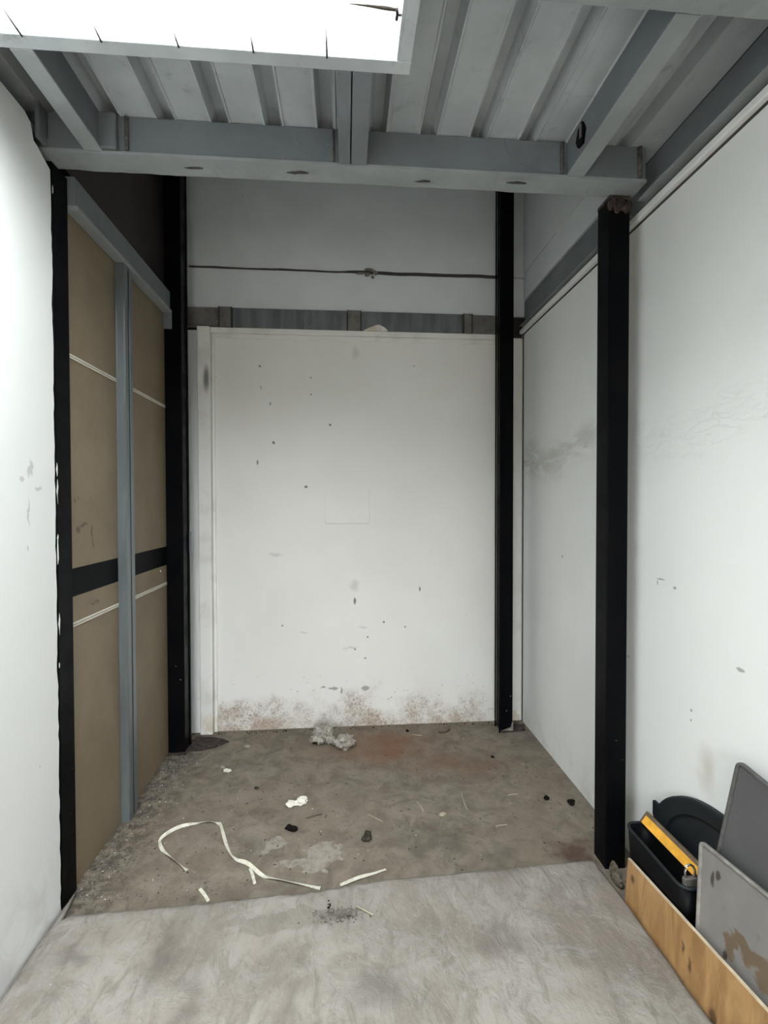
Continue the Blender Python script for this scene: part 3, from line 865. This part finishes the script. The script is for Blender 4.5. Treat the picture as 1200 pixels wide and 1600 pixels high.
def purlin(label, x0, x1, y0, y1, z0, split=False, clip=False):
    t = thing('roof_purlin', label, 'beam', ((x0 + x1) / 2, (y0 + y1) / 2, z0))
    if split:
        mid = (x0 + x1) / 2 - 0.008
        box('angle', (x0, mid - 0.002, y0, y1, z0, 2.866), M['steel'], t, bev=0.002)
        box('angle', (mid + 0.002, x1, y0, y1, z0, 2.866), M['steel'], t, bev=0.002)
    else:
        box('web', (x0, x1, y0, y1, z0 + 0.008, 2.866), M['steel'], t, bev=0.002)
        box('bottom_flange', (x0 - 0.002, x1 + 0.004, y0, y1, z0, z0 + 0.008), M['steel_lt'], t, bev=0.002)
    if clip:
        m = MB()
        m.prism([(1.665, 2.765), (1.70, 2.772), (1.715, 2.80), (1.70, 2.835), (1.67, 2.845), (1.652, 2.81)], 'x', x0 - 0.008, x0)
        m.build('cable_clip', M['black'], t)
        box('clip_tongue', (x0 - 0.012, x0 - 0.008, 1.668, 1.680, 2.79, 2.835), M['lock'], t, bev=0.001)
    return t
purlin('paired grey steel angles hanging under the roof beside the rooflight corner', -0.020, 0.082, 1.4145, 1.795, 2.737, split=True)
purlin('grey steel roof purlin near the right wall, with a dark cable clip', 0.842, 0.902, 1.185, 1.795, 2.737, clip=True)
pl = purlin('grey steel roof purlin at the top left above the white wall', -0.905, -0.850, 1.4145, 1.795, 2.737)
box('gusset_plate', (-0.852, -0.795, 1.778, 1.793, 2.742, 2.862), M['steel'], pl, bev=0.002)
b2 = thing('cross_beam', 'second grey steel cross beam close overhead at the upper right', 'beam', (0.70, 1.135, 2.735))
box('web', (0.204, 1.158, 1.095, 1.176, 2.747, 2.866), M['steel'], b2, bev=0.002)
rough_bar(0.204, 1.158, 1.09, 1.180, 2.736, 2.7472, 80, 0.0015, (), 9).build('bottom_flange', M['steel_lt'], b2)

# right-hand rail along the wall (passes from the passage into the recess)
rr = thing('wall_rail', 'long dark grey steel channel along the top of the right wall', 'beam', (1.19, 1.5, 2.70))
box('web', (1.217, 1.245, YF + 0.13, 3.23, 2.703, 2.868), M['steel'], rr, bev=0.001)
box('bottom_flange', (1.160, 1.245, YF + 0.13, 1.86, 2.698, 2.703), M['steel_lt'], rr, bev=0.001)
box('bottom_flange', (1.182, 1.245, 1.964, 3.23, 2.698, 2.703), M['steel_lt'], rr, bev=0.001)
# left-hand rail above the left wall
lr = thing('wall_rail', 'grey steel channel above the left wall, partly behind its broken top edge', 'beam', (-1.1, 1.3, 2.79))
box('web', (-1.19, -1.12, YF + 0.13, 1.79, 2.793, 2.866), M['steel'], lr, bev=0.001)
box('bottom_flange', (-1.19, -1.06, 1.50, 1.795, 2.7905, 2.797), M['steel_lt'], lr, bev=0.001)
box('cleat', (-1.045, -1.030, 1.75, 1.795, 2.745, 2.865), M['steel'], lr, bev=0.002)
# back rail: strip broken into lengths and brackets
br = thing('wall_rail', 'dull zinc strip with small brackets over the white back panel', 'rail', (0.0, YB, 2.65))
for (a, b_, mt, d, zb) in ((-1.012, -0.815, 'brownclip', 0.006, 2.640), (-0.725, -0.275, 'zinc', 0.010, 2.640), (-0.273, 0.012, 'zinc', 0.012, 2.641), (0.110, 0.790, 'zinc', 0.011, 2.641), (0.858, 1.06, 'brownclip', 0.007, 2.641)):
    box('strip', (a, b_, YB - d, YB + 0.02, zb, 2.770), M[mt], br, bev=0.001)
for (a, b_) in ((-0.813, -0.727), (0.014, 0.108), (0.792, 0.856)):
    m = MB()
    m.box(a + 0.006, b_ - 0.006, YB - 0.022, YB + 0.02, 2.641, 2.772, bev=0.004)
    m.build('bracket', M['brownclip'], br)
    for x in (a, b_ - 0.008):
        box('bracket_edge', (x, x + 0.008, YB - 0.026, YB + 0.02, 2.642, 2.771), M['crack'], br, bev=0.002)
m = MB()
m.prism([(0.12, 2.641), (0.16, 2.662), (0.20, 2.678), (0.225, 2.684), (0.262, 2.668), (0.285, 2.648), (0.28, 2.641)], 'y', YB - 0.016, YB - 0.0115)
m.build('torn_paint_flake', M['trim'], br)

# top track and stud in front of the tan boards
tt = thing('top_track', 'grey metal track along the top of the tan panels', 'rail', (-1.04, 2.45, 2.62))
box('face', (-1.059, -1.022, 1.947, 2.955, 2.634, 2.742), M['steel'], tt, bev=0.002)
box('lower_lip', (-1.059, -1.012, 1.947, 2.955, 2.616, 2.634), M['steel_lt'], tt, bev=0.002)
box('end_tab', (-1.058, -1.012, 2.942, 2.955, 2.525, 2.616), M['steel'], tt, bev=0.002)
m = MB()
m.tube([(-1.075, 1.95, 2.775), (-1.073, 2.4, 2.772), (-1.072, 2.95, 2.765)], 0.011, 8)
m.build('cable', M['black'], tt, smooth=True)
st = thing('metal_stud', 'thin galvanised steel stud standing in front of the tan panels', 'stud', (-1.045, 2.39, 0))
box('web', (-1.059, -1.052, 2.345, 2.436, 0.0, 2.615), M['galv'], st, bev=0.001)
box('flange', (-1.052, -1.020, 2.3455, 2.349, 0.0, 2.615), M['galv'], st, bev=0.001)
box('flange', (-1.052, -1.020, 2.4325, 2.436, 0.0, 2.615), M['galv'], st, bev=0.001)
box('lip', (-1.0205, -1.018, 2.3495, 2.386, 0.0, 2.615), M['galv'], st, bev=0.001)
box('lip', (-1.0205, -1.018, 2.398, 2.432, 0.0, 2.615), M['galv'], st, bev=0.001)

# ================================================================== FOREGROUND SLAB
def slab():
    m = MB()
    b = m.bm
    nx, ny = 150, 130
    yn = -1.5
    def far(x):
        base = [(-1.04, 1.775), (-1.0, 1.800), (-0.57, 1.812), (-0.10, 1.838), (0.146, 1.872), (0.56, 1.888), (1.0, 1.906), (1.03, 1.905)]
        y = base[-1][1]
        for (xa, ya), (xb, yb) in zip(base, base[1:]):
            if xa <= x <= xb:
                y = ya + (yb - ya) * (x - xa) / (xb - xa)
                break
        return y + 0.006 * fbm(x, 3, 0, 9) + 0.004 * fbm(x, 3, 0, 40)
    def right(y):
        return 1.022 + 0.005 * fbm(7, y, 0, 6) + 0.003 * fbm(7, y, 0, 30) + 0.012 * max(0, min(1, (1.80 - y) / 0.15))
    rows = []
    for j in range(ny + 1):
        tv = (j / ny) ** 0.55
        row = []
        for i in range(nx + 1):
            u = i / nx
            x = -1.0435 + u * 2.0
            yf = far(-1.0435 + u * (1.03 + 1.0435))
            y = yn + (yf - yn) * tv
            lx = -1.031 + 0.012 * fbm(5, y, 0, 5) + 0.004 * fbm(5, y, 0, 25)
            x = lx + u * (right(y) - lx)
            z = 0.026 + 0.0022 * fbm(x, y, 1, 3) + 0.0012 * fbm(x * 1.6, y * 0.5, 2, 16)
            e = min((yf - y) / 0.03, (right(y) - x) / 0.02)
            if e < 1:
                z -= 0.007 * (1 - max(0, e)) ** 2
            cut = (x + 1.045) / 0.05
            if cut < 1:
                z -= 0.010 * (1 - cut) * (0.5 + 0.5 * fbm(x, y, 4, 8))
            row.append(b.verts.new((x, y, z)))
        rows.append(row)
    for j in range(ny):
        for i in range(nx):
            b.faces.new((rows[j][i], rows[j][i + 1], rows[j + 1][i + 1], rows[j + 1][i]))
    loop = [rows[0][i] for i in range(nx + 1)] + [rows[j][nx] for j in range(1, ny + 1)] + [rows[ny][i] for i in range(nx - 1, -1, -1)] + [rows[j][0] for j in range(ny - 1, 0, -1)]
    low = [b.verts.new((v.co.x, v.co.y, 0.0005)) for v in loop]
    n = len(loop)
    for i in range(n):
        b.faces.new((loop[i], loop[(i + 1) % n], low[(i + 1) % n], low[i]))
    return m
o = slab().build('concrete_slab', M['slab'], smooth=False)
for p in o.data.polygons:
    p.use_smooth = True
tag(o, 'rough grey concrete slab across the whole foreground', 'slab')

# ================================================================== CLUTTER BY THE RIGHT WALL
# plywood offcut standing on edge beside the slab
PX, PY = 1.052, 1.40
t = thing('plywood_board', 'plywood offcut standing on its long edge beside the concrete slab', 'board', (PX, PY, 0))
def skew_board(x0b, x0t, th, y0, y1, z0, zt0, zt1, n=40, rag=0.0):
    m = MB(); b = m.bm
    R = []
    for i in range(n + 1):
        f = i / n
        y = y0 + (y1 - y0) * f
        zt = zt0 + (zt1 - zt0) * f + rag * fbm(y, 0, 0, 12)
        ring = [b.verts.new((x0b, y, z0)), b.verts.new((x0b + th, y, z0)), b.verts.new((x0t + th, y, zt)), b.verts.new((x0t, y, zt))]
        R.append(ring)
    for i in range(n):
        for k in range(4):
            b.faces.new((R[i][k], R[i][(k + 1) % 4], R[i + 1][(k + 1) % 4], R[i + 1][k]))
    b.faces.new(R[0][::-1]); b.faces.new(R[-1])
    return m
skew_board(1.041, 1.051, 0.010, 0.60, 1.714, 0.001, 0.268, 0.166, 60, 0.0012).build('sheet', M['ply'], t)
skew_board(1.0512, 1.0514, 0.0102, 0.60, 1.7142, 0.2, 0.2712, 0.1692, 2).bm.free()
m = MB(); b = m.bm
R = []
for i in range(61):
    f = i / 60
    y = 0.60 + (1.7145 - 0.60) * f
    zt = 0.268 + (0.166 - 0.268) * f + 0.0012 * fbm(y, 0, 0, 12)
    R.append([b.verts.new((1.0508, y, zt + 0.0002)), b.verts.new((1.0612, y, zt + 0.0002)), b.verts.new((1.0612, y, zt + 0.0016)), b.verts.new((1.0508, y, zt + 0.0016))])
for i in range(60):
    for k in range(4):
        b.faces.new((R[i][k], R[i][(k + 1) % 4], R[i + 1][(k + 1) % 4], R[i + 1][k]))
b.faces.new(R[0][::-1]); b.faces.new(R[-1])
m.build('top_edge', M['plyedge'], t)

# black open bin with a rolled rim
def rrect(x0, x1, y0, y1, r, n=6):
    out = []
    for (cx, cy, a0) in ((x1 - r, y1 - r, 0), (x0 + r, y1 - r, 90), (x0 + r, y0 + r, 180), (x1 - r, y0 + r, 270)):
        for k in range(n + 1):
            a = math.radians(a0 + 90 * k / n)
            out.append((cx + r * math.cos(a), cy + r * math.sin(a)))
    return out
BX0, BX1, BY0, BY1, BZ = 1.066, 1.158, 1.437, 1.762, 0.265
t = thing('waste_bin', 'black open waste bin with rounded rim beside the wide right column', 'bin', ((BX0 + BX1) / 2, (BY0 + BY1) / 2, 0))
m = MB(); b = m.bm
prof = [(0.010, 0.002), (0.008, 0.06), (0.004, 0.16), (0.0, BZ), (0.005, BZ), (0.009, 0.16), (0.013, 0.06), (0.015, 0.008)]
rings = []
for (ins, z) in prof:
    rings.append([b.verts.new((x, y, z)) for (x, y) in rrect(BX0 + ins, BX1 - ins, BY0 + ins * 1.5, BY1 - ins * 1.5, 0.034)])
n = len(rings[0])
for i in range(len(rings) - 1):
    for k in range(n):
        b.faces.new((rings[i][k], rings[i][(k + 1) % n], rings[i + 1][(k + 1) % n], rings[i + 1][k]))
b.faces.new(rings[0]); b.faces.new(rings[-1][::-1])
m.build('body', M['binblack'], t, smooth=True)
m = MB()
m.tube([(x, y, BZ + 0.003) for (x, y) in rrect(BX0 + 0.001, BX1 - 0.001, BY0 + 0.001, BY1 - 0.001, 0.033)], 0.0055, 8, closed=True)
m.build('rim', M['lid'], t, smooth=True)
# black bag stuffed in the near end of the bin
m = MB()
b = bmesh.new()
bmesh.ops.create_icosphere(b, subdivisions=4, radius=1)
for v in b.verts:
    v.co *= 1 + 0.30 * fbm(v.co.x, v.co.y, v.co.z, 2.4) + 0.10 * fbm(v.co.x + 4, v.co.y, v.co.z, 6)
m.add(b, Matrix.Translation((1.108, 1.508, 0.175)) @ Matrix.Diagonal((0.022, 0.034, 0.05, 1)))
o = m.build('rubbish_bag', M['blackbag'], smooth=True, base=True)
tag(o, 'crumpled black plastic bag inside the black bin', 'bag')

# worn yellow bar lying along the bin, padlock on its end
t = thing('yellow_bar', 'worn yellow painted bar lying lengthwise over the black bin', 'bar', (1.148, 1.60, 0.27))
mt = Matrix.Translation((1.143, 1.605, 0.2965)) @ Matrix.Rotation(math.radians(1.5), 4, 'Z') @ Matrix.Rotation(math.radians(38), 4, 'Y')
def rotbox(name, mat, sx, sy, sz, cx, cy, cz, bev=0.001):
    m = MB()
    b = bmesh.new()
    bmesh.ops.create_cube(b, size=1)
    bmesh.ops.scale(b, vec=(sx, sy, sz), verts=b.verts)
    bmesh.ops.bevel(b, geom=list(b.edges), offset=bev, segments=2, affect='EDGES')
    bmesh.ops.translate(b, vec=(cx, cy, cz), verts=b.verts)
    m.add(b, mt)
    return m.build(name, mat, t)
rotbox('core', M['brownwood'], 0.018, 0.290, 0.046, 0.0, 0, 0)
rotbox('yellow_face', M['yellow'], 0.0016, 0.276, 0.031, -0.0098, -0.004, -0.0065, 0.0006)
t = thing('padlock', 'old steel padlock hanging from the end of the yellow bar', 'padlock', (1.115, 1.43, 0.20))
m = MB()
m.box(1.080, 1.124, 1.4475, 1.4645, 0.252, 0.294, bev=0.004)
m.build('body', M['lock'], t)
m = MB()
arc = [(1.087, 1.456, 0.292), (1.086, 1.456, 0.312)] + [(1.1025 - 0.0165 * math.cos(math.pi * k / 8), 1.456 + 0.003 * math.sin(math.pi * k / 8), 0.312 + 0.020 * math.sin(math.pi * k / 8)) for k in range(1, 8)] + [(1.119, 1.456, 0.312), (1.119, 1.456, 0.292)]
m.tube(arc, 0.0036, 8)
m.build('shackle', M['chrome'], t, smooth=True)

# oval dark lid leaning on the wall
t = thing('bin_lid', 'dark oval plastic lid leaning on the right wall behind the bin', 'lid', (1.18, 1.42, 0))
LC = (1.42, 0.25)
lean = math.atan2(0.030, 0.50)
def lid_pt(y, z, d):
    # d = distance out from the lid plane towards the room
    return (1.170 + z * math.tan(lean) + 0.008 - d, y, z)
m = MB(); b = m.bm
prof = [(1.0, -0.004), (1.0, 0.012), (0.985, 0.017), (0.96, 0.018), (0.80, 0.014), (0.775, 0.004), (0.755, 0.003), (0.45, 0.010), (0.0, 0.012)]
N = 72
rings = []
for (s, d) in prof:
    if s == 0:
        rings.append([b.verts.new(lid_pt(LC[0], LC[1], d))])
    else:
        rings.append([b.verts.new(lid_pt(LC[0] + 0.348 * s * math.cos(2 * math.pi * k / N), LC[1] + 0.248 * s * math.sin(2 * math.pi * k / N), d)) for k in range(N)])
for i in range(len(rings) - 2):
    for k in range(N):
        b.faces.new((rings[i][k], rings[i][(k + 1) % N], rings[i + 1][(k + 1) % N], rings[i + 1][k]))
for k in range(N):
    b.faces.new((rings[-2][k], rings[-2][(k + 1) % N], rings[-1][0]))
b.faces.new(rings[0])
m.build('disc', M['lid'], t, smooth=False)
box('catch', (1.186, 1.200, 1.744, 1.776, 0.285, 0.345), M['lid'], t, bev=0.004)

# two metal trays leaning in front of the wall
def tray(name, label, mat, rim, base, W, H, leanx, tilt, r=0.02, lip=0.008):
    """upright tray in the local y-z plane, rim standing proud towards -x"""
    o = thing(name, label, 'tray', base)
    o.rotation_euler = (tilt, leanx, 0)
    o['_o'] = (0, 0, 0)
    out = [(y, z) for (y, z) in rrect(-W / 2, W / 2, 0, H, r)]
    m = MB(); b = m.bm
    A = [b.verts.new((0.0, y, z)) for (y, z) in out]
    B = [b.verts.new((0.003, y, z)) for (y, z) in out]
    b.faces.new(A); b.faces.new(B[::-1])
    n = len(out)
    for i in range(n):
        b.faces.new((A[i], A[(i + 1) % n], B[(i + 1) % n], B[i]))
    m.build('sheet', mat, o)
    inn = [(y, z) for (y, z) in rrect(-W / 2 + 0.011, W / 2 - 0.011, 0.011, H - 0.011, r * 0.6)]
    m = MB(); b = m.bm
    prof = [(out, 0.0035), (out, -lip * 0.6), (None, -lip), (inn, -lip * 0.4), (inn, -0.0002)]
    R = []
    for (pp, x) in prof:
        if pp is None:
            pp = [((a[0] + c[0]) / 2, (a[1] + c[1]) / 2) for a, c in zip(out, inn)]
        R.append([b.verts.new((x, y, z)) for (y, z) in pp])
    for i in range(len(R) - 1):
        for k in range(n):
            b.faces.new((R[i][k], R[i][(k + 1) % n], R[i + 1][(k + 1) % n], R[i + 1][k]))
    m.build('rolled_rim', rim, o, smooth=True)
    return o
tray('metal_tray', 'pale grey metal tray with a brown stain, behind the plywood', M['trayA'], M['rim'], (1.0625, 1.098, 0.0285), 0.56, 0.446, math.radians(6.3), math.radians(-5.5))
tray('metal_tray', 'taller dark grey metal tray leaning closest to the right wall', M['trayB'], M['rimB'], (1.0975, 1.129, 0.0385), 0.60, 0.668, math.radians(5.7), math.radians(7.0), r=0.025)

# ================================================================== LITTER ON THE RECESS FLOOR
def ribbon(name, label, pts, w, mat, cat, group=None, tw=0.0, n=8):
    P = catmull(pts, n)
    m = MB(); b = m.bm
    L, Rr = [], []
    th = 0.0012
    for i, p in enumerate(P):
        a = P[max(i - 1, 0)]; c = P[min(i + 1, len(P) - 1)]
        d = (c - a).normalized()
        s = Vector((-d.y, d.x, 0)).normalized()
        ang = tw * math.sin(i * 0.21) + 0.15
        side = s * math.cos(ang) + Vector((0, 0, 1)) * math.sin(ang)
        lift = abs(math.sin(ang)) * w / 2
        q = p + Vector((0, 0, lift + 0.001))
        ring = [q - side * w / 2, q + side * w / 2, q + side * w / 2 + Vector((0, 0, th)), q - side * w / 2 + Vector((0, 0, th))]
        L.append([b.verts.new(v) for v in ring])
    for i in range(len(L) - 1):
        for k in range(4):
            b.faces.new((L[i][k], L[i][(k + 1) % 4], L[i + 1][(k + 1) % 4], L[i + 1][k]))
    b.faces.new(L[0][::-1]); b.faces.new(L[-1])
    return tag(m.build(name, mat, base=True), label, cat, group)
strap = [(-0.651, 2.009), (-0.711, 2.059), (-0.79, 2.133), (-0.822, 2.183), (-0.823, 2.224), (-0.764, 2.284), (-0.679, 2.309), (-0.615, 2.303), (-0.588, 2.285), (-0.562, 2.228), (-0.504, 2.102), (-0.467, 2.058), (-0.407, 2.02), (-0.339, 1.956), (-0.258, 1.923), (-0.103, 1.872)]
ribbon('packing_strap', 'long looped cream plastic packing strap on the recess floor', [(x, y, 0.0) for x, y in strap], 0.014, M['strap'], 'strap', tw=0.75)
ribbon('packing_strap', 'short cream strap end beside the loop of the long strap', [(-0.396, 2.000, 0.0), (-0.380, 1.965, 0.0), (-0.361, 1.915, 0.0)], 0.011, M['strap'], 'strap', tw=0.3)
ribbon('packing_strap', 'straight cream strap piece at the slab edge, right of the loop', [(-0.025, 1.878, 0.002), (0.046, 1.906, 0.004), (0.10, 1.926, 0.002), (0.16, 1.948, 0.0)], 0.012, M['strap'], 'strap', tw=0.3)
ribbon('packing_strap', 'tiny cream strap piece at the slab edge, left of the loop', [(-0.570, 1.908, 0.0), (-0.545, 1.878, 0.0), (-0.520, 1.845, 0.0)], 0.011, M['strap'], 'strap', tw=0.2)

def lump(parts, seed, sub=4, rough=0.35, fine=0.15):
    m = MB()
    for j, (c, s, a) in enumerate(parts):
        b = bmesh.new()
        bmesh.ops.create_icosphere(b, subdivisions=sub, radius=1)
        for v in b.verts:
            p = v.co.copy()
            f = 1 + rough * fbm(p.x + seed + j * 3, p.y, p.z, 1.6) + fine * abs(fbm(p.x + seed, p.y + j, p.z, 5))
            v.co = p * f
            v.co.z = max(v.co.z, -0.9)
        zmin = min(v.co.z for v in b.verts)
        m.add(b, Matrix.Translation((c[0], c[1], c[2] - zmin * s[2])) @ Matrix.Rotation(a, 4, 'Z') @ Matrix.Diagonal((s[0], s[1], s[2], 1)))
    return m
o = lump([((-0.145, 3.045, 0), (0.060, 0.050, 0.045), 0.5), ((-0.195, 3.055, 0), (0.030, 0.022, 0.015), 0.1), ((-0.015, 2.965, 0), (0.052, 0.050, 0.035), 0.2), ((-0.078, 3.005, 0.004), (0.045, 0.016, 0.014), -0.7)], 3, 5, 0.55, 0.28).build('plastic_bag', M['bag'], smooth=True, base=True)
tag(o, 'crumpled dirty clear plastic bag on the floor near the back wall', 'bag')
o = lump([((-0.275, 2.405, 0), (0.022, 0.020, 0.012), 0.4), ((-0.222, 2.420, 0), (0.024, 0.024, 0.016), 0.0), ((-0.248, 2.413, 0), (0.026, 0.012, 0.009), 0.3)], 8, 4, 0.3, 0.2).build('paper_twist', M['paper'], base=True)
tag(o, 'small twisted white paper wrapper in the middle of the recess floor', 'paper')
o = lump([((-0.258, 2.228, 0), (0.020, 0.013, 0.010), -0.4), ((-0.238, 2.220, 0), (0.013, 0.012, 0.008), 0.2)], 12, 3, 0.5, 0.3).build('debris_lump', M['coal'], base=True)
tag(o, 'black crumpled lump on the floor below the white paper wrapper', 'debris')
o = lump([((0.090, 2.130, 0), (0.022, 0.014, 0.010), 0.1), ((0.093, 2.146, 0.0), (0.016, 0.013, 0.016), 0.5)], 17, 3, 0.25, 0.2).build('stone_chip', M['stone'], base=True)
tag(o, 'dark broken stone chip on the floor right of the pale patch', 'stone')
for (x, y, sx, sy, sz, mt, lab, cat, nm) in (
        (1.118, 2.306, 0.022, 0.016, 0.010, 'coal', 'larger black crumb on the floor beside the right wall', 'debris', 'black_crumb'),
        (1.010, 2.352, 0.014, 0.013, 0.009, 'coal', 'round black crumb left of the larger one near the right wall', 'debris', 'black_crumb'),
        (0.462, 2.276, 0.017, 0.013, 0.004, 'straw', 'pale triangular chip in the middle right of the floor', 'chip', 'pale_chip'),
        (-0.665, 2.752, 0.024, 0.016, 0.004, 'paper', 'torn white scrap on the floor in front of the tan panels', 'paper', 'paper_scrap'),
        (-0.70, 2.79, 0.012, 0.010, 0.003, 'bag', 'tiny grey scrap just behind the torn white scrap', 'paper', 'paper_scrap'),
        (-0.61, 3.02, 0.018, 0.014, 0.003, 'bag', 'faint grey scrap on the floor near the white side post', 'paper', 'paper_scrap'),
        (0.400, 3.135, 0.010, 0.014, 0.006, 'coal', 'black crumb against the foot of the back wall', 'debris', 'black_crumb'),
        (-0.47, 2.565, 0.014, 0.010, 0.005, 'stone', 'small dark pebble in the left middle of the floor', 'stone', 'pebble'),
        (0.86, 2.77, 0.010, 0.009, 0.005, 'coal', 'tiny black crumb toward the far right of the floor', 'debris', 'black_crumb')):
    o = lump([((x, y, 0), (sx, sy, sz), x)], x * 9, 2, 0.5, 0.2).build(nm, M[mt], base=True)
    tag(o, lab, cat)
def stick(name, label, pts, r, mat, cat):
    m = MB()
    P = catmull(pts, 5)
    m.tube([(p.x, p.y, p.z + r) for p in P], r, 6)
    return tag(m.build(name, mat, smooth=True, base=True), label, cat)
stick('straw', 'short pale straw lying across the right side of the floor', [(0.826, 2.397, 0), (0.846, 2.400, 0.001), (0.876, 2.402, 0)], 0.0028, M['straw'], 'straw')
stick('straw', 'short pale straw nearer the slab on the right side of the floor', [(0.690, 2.170, 0), (0.712, 2.172, 0.001), (0.745, 2.177, 0)], 0.0026, M['straw'], 'straw')
stick('straw', 'short thin straw left of the longest straw on the floor', [(0.372, 2.305, 0), (0.366, 2.345, 0.001), (0.352, 2.385, 0)], 0.0022, M['straw'], 'straw')
stick('straw', 'longest thin straw on the floor, pointing toward the back wall', [(0.588, 2.300, 0), (0.586, 2.36, 0.001), (0.592, 2.44, 0)], 0.0020, M['straw'], 'straw')
stick('straw', 'thin slanting straw just above the dark stone chip', [(0.10, 2.305, 0), (0.135, 2.275, 0.001), (0.170, 2.245, 0)], 0.0022, M['straw'], 'straw')
stick('straw', 'curled pale straw by the foot of the back wall', [(0.43, 3.085, 0), (0.455, 3.07, 0.002), (0.485, 3.065, 0)], 0.003, M['straw'], 'straw')
stick('twig', 'curved dark twig near the foot of the back wall', [(0.600, 3.100, 0), (0.640, 3.094, 0.002), (0.675, 3.118, 0.004), (0.68, 3.14, 0)], 0.0045, M['twig'], 'twig')
stick('twig', 'thin dark twig right of the white paper wrapper', [(-0.190, 2.300, 0), (-0.150, 2.316, 0.001), (-0.118, 2.325, 0)], 0.0022, M['twig'], 'twig')
stick('straw', 'pale straw lying on the concrete slab beside the grit', [(0.035, 1.745, 0.026), (0.060, 1.725, 0.028), (0.095, 1.702, 0.026)], 0.0028, M['straw'], 'straw')
stick('straw', 'tiny pale straw bit low on the slab in the foreground', [(0.04, 1.293, 0.0275), (0.042, 1.305, 0.0275), (0.043, 1.318, 0.0275)], 0.0022, M['straw'], 'straw')
# torn scrap of lino at the far left column foot
m = MB()
m.prism([(-1.00, 2.99), (-0.90, 2.985), (-0.80, 3.02), (-0.735, 3.085), (-0.78, 3.12), (-0.86, 3.15), (-0.95, 3.16), (-0.985, 3.09)], 'z', 0.001, 0.008)
tag(m.build('lino_scrap', M['rust'], base=True), 'torn dark brown scrap lying at the foot of the white side post', 'scrap')
# broken brick end wedged between slab and right column
o = lump([((1.058, 1.800, 0), (0.012, 0.030, 0.022), 0.1), ((1.066, 1.83, 0), (0.010, 0.022, 0.032), 0.1)], 31, 3, 0.4, 0.3).build('broken_mortar', M['mud'], base=True)
tag(o, 'pale broken mortar wedged between the slab and the wide right column', 'debris')

# loose grit: uncountable crumbs
def grit(name, label, spots, seed):
    rnd = random.Random(seed)
    m = MB(); b = m.bm
    mats = []
    for (n, fx, mat) in spots:
        if mat not in mats:
            mats.append(mat)
        for _ in range(n):
            x, y, z, s = fx(rnd)
            if -1.0 < x < -0.73 and 2.97 < y < 3.17:
                continue
            r = s * rnd.uniform(0.5, 1.4)
            a = rnd.uniform(0, 6.28)
            vs = []
            for k in range(4):
                aa = a + k * math.pi / 2
                vs.append(b.verts.new((x + r * math.cos(aa) * rnd.uniform(.6, 1.2), y + r * math.sin(aa) * rnd.uniform(.6, 1.2), z)))
            tp = b.verts.new((x, y, z + r * rnd.uniform(0.5, 1.0)))
            for k in range(4):
                b.faces.new((vs[k], vs[(k + 1) % 4], tp)).material_index = mats.index(mat)
            b.faces.new(vs[::-1]).material_index = mats.index(mat)
    o = m.build(name, M[mats[0]])
    for q in mats[1:]:
        o.data.materials.append(M[q])
    return tag(o, label, 'grit', kind='stuff')
grit('floor_grit', 'loose grit and crumbs scattered over the dirty recess floor', [
    (420, lambda r: (-1.045 + abs(r.gauss(0, 0.07)), r.uniform(1.87, 2.95), 0.0, 0.0055), 'grit'),
    (120, lambda r: (-0.98 + abs(r.gauss(0, 0.10)), r.uniform(2.85, 3.15), 0.0, 0.006), 'grit'),
    (130, lambda r: (r.uniform(-0.98, -0.5), 1.86 + abs(r.gauss(0, 0.06)), 0.0, 0.004), 'grit'),
    (200, lambda r: (r.uniform(-0.9, 1.18), r.uniform(1.92, 3.2), 0.0, 0.0035), 'grit'),
    (45, lambda r: (r.uniform(-1.0, 1.15), r.uniform(1.95, 3.15), 0.0, 0.0024), 'paper'),
    (30, lambda r: (-1.0 + abs(r.gauss(0, 0.15)), r.uniform(1.88, 2.95), 0.0, 0.0028), 'paper'),
    (90, lambda r: (r.uniform(-0.8, 1.18), r.uniform(1.95, 3.2), 0.0, 0.0035), 'coal'),
    (90, lambda r: (r.uniform(-0.83, 1.0), 3.225 - abs(r.gauss(0, 0.02)), 0.0, 0.005), 'coal')], 5)
grit('slab_grit', 'small heap of grey grit on the concrete slab near its far edge', [
    (420, lambda r: (r.gauss(-0.03, 0.045), r.gauss(1.715, 0.014), 0.0268, 0.0036), 'grit'),
    (6, lambda r: (r.gauss(-0.065, 0.004), r.gauss(1.765, 0.012), 0.0268, 0.005), 'coal')], 13)

for o in bpy.data.objects:
    if '_o' in o:
        del o['_o']
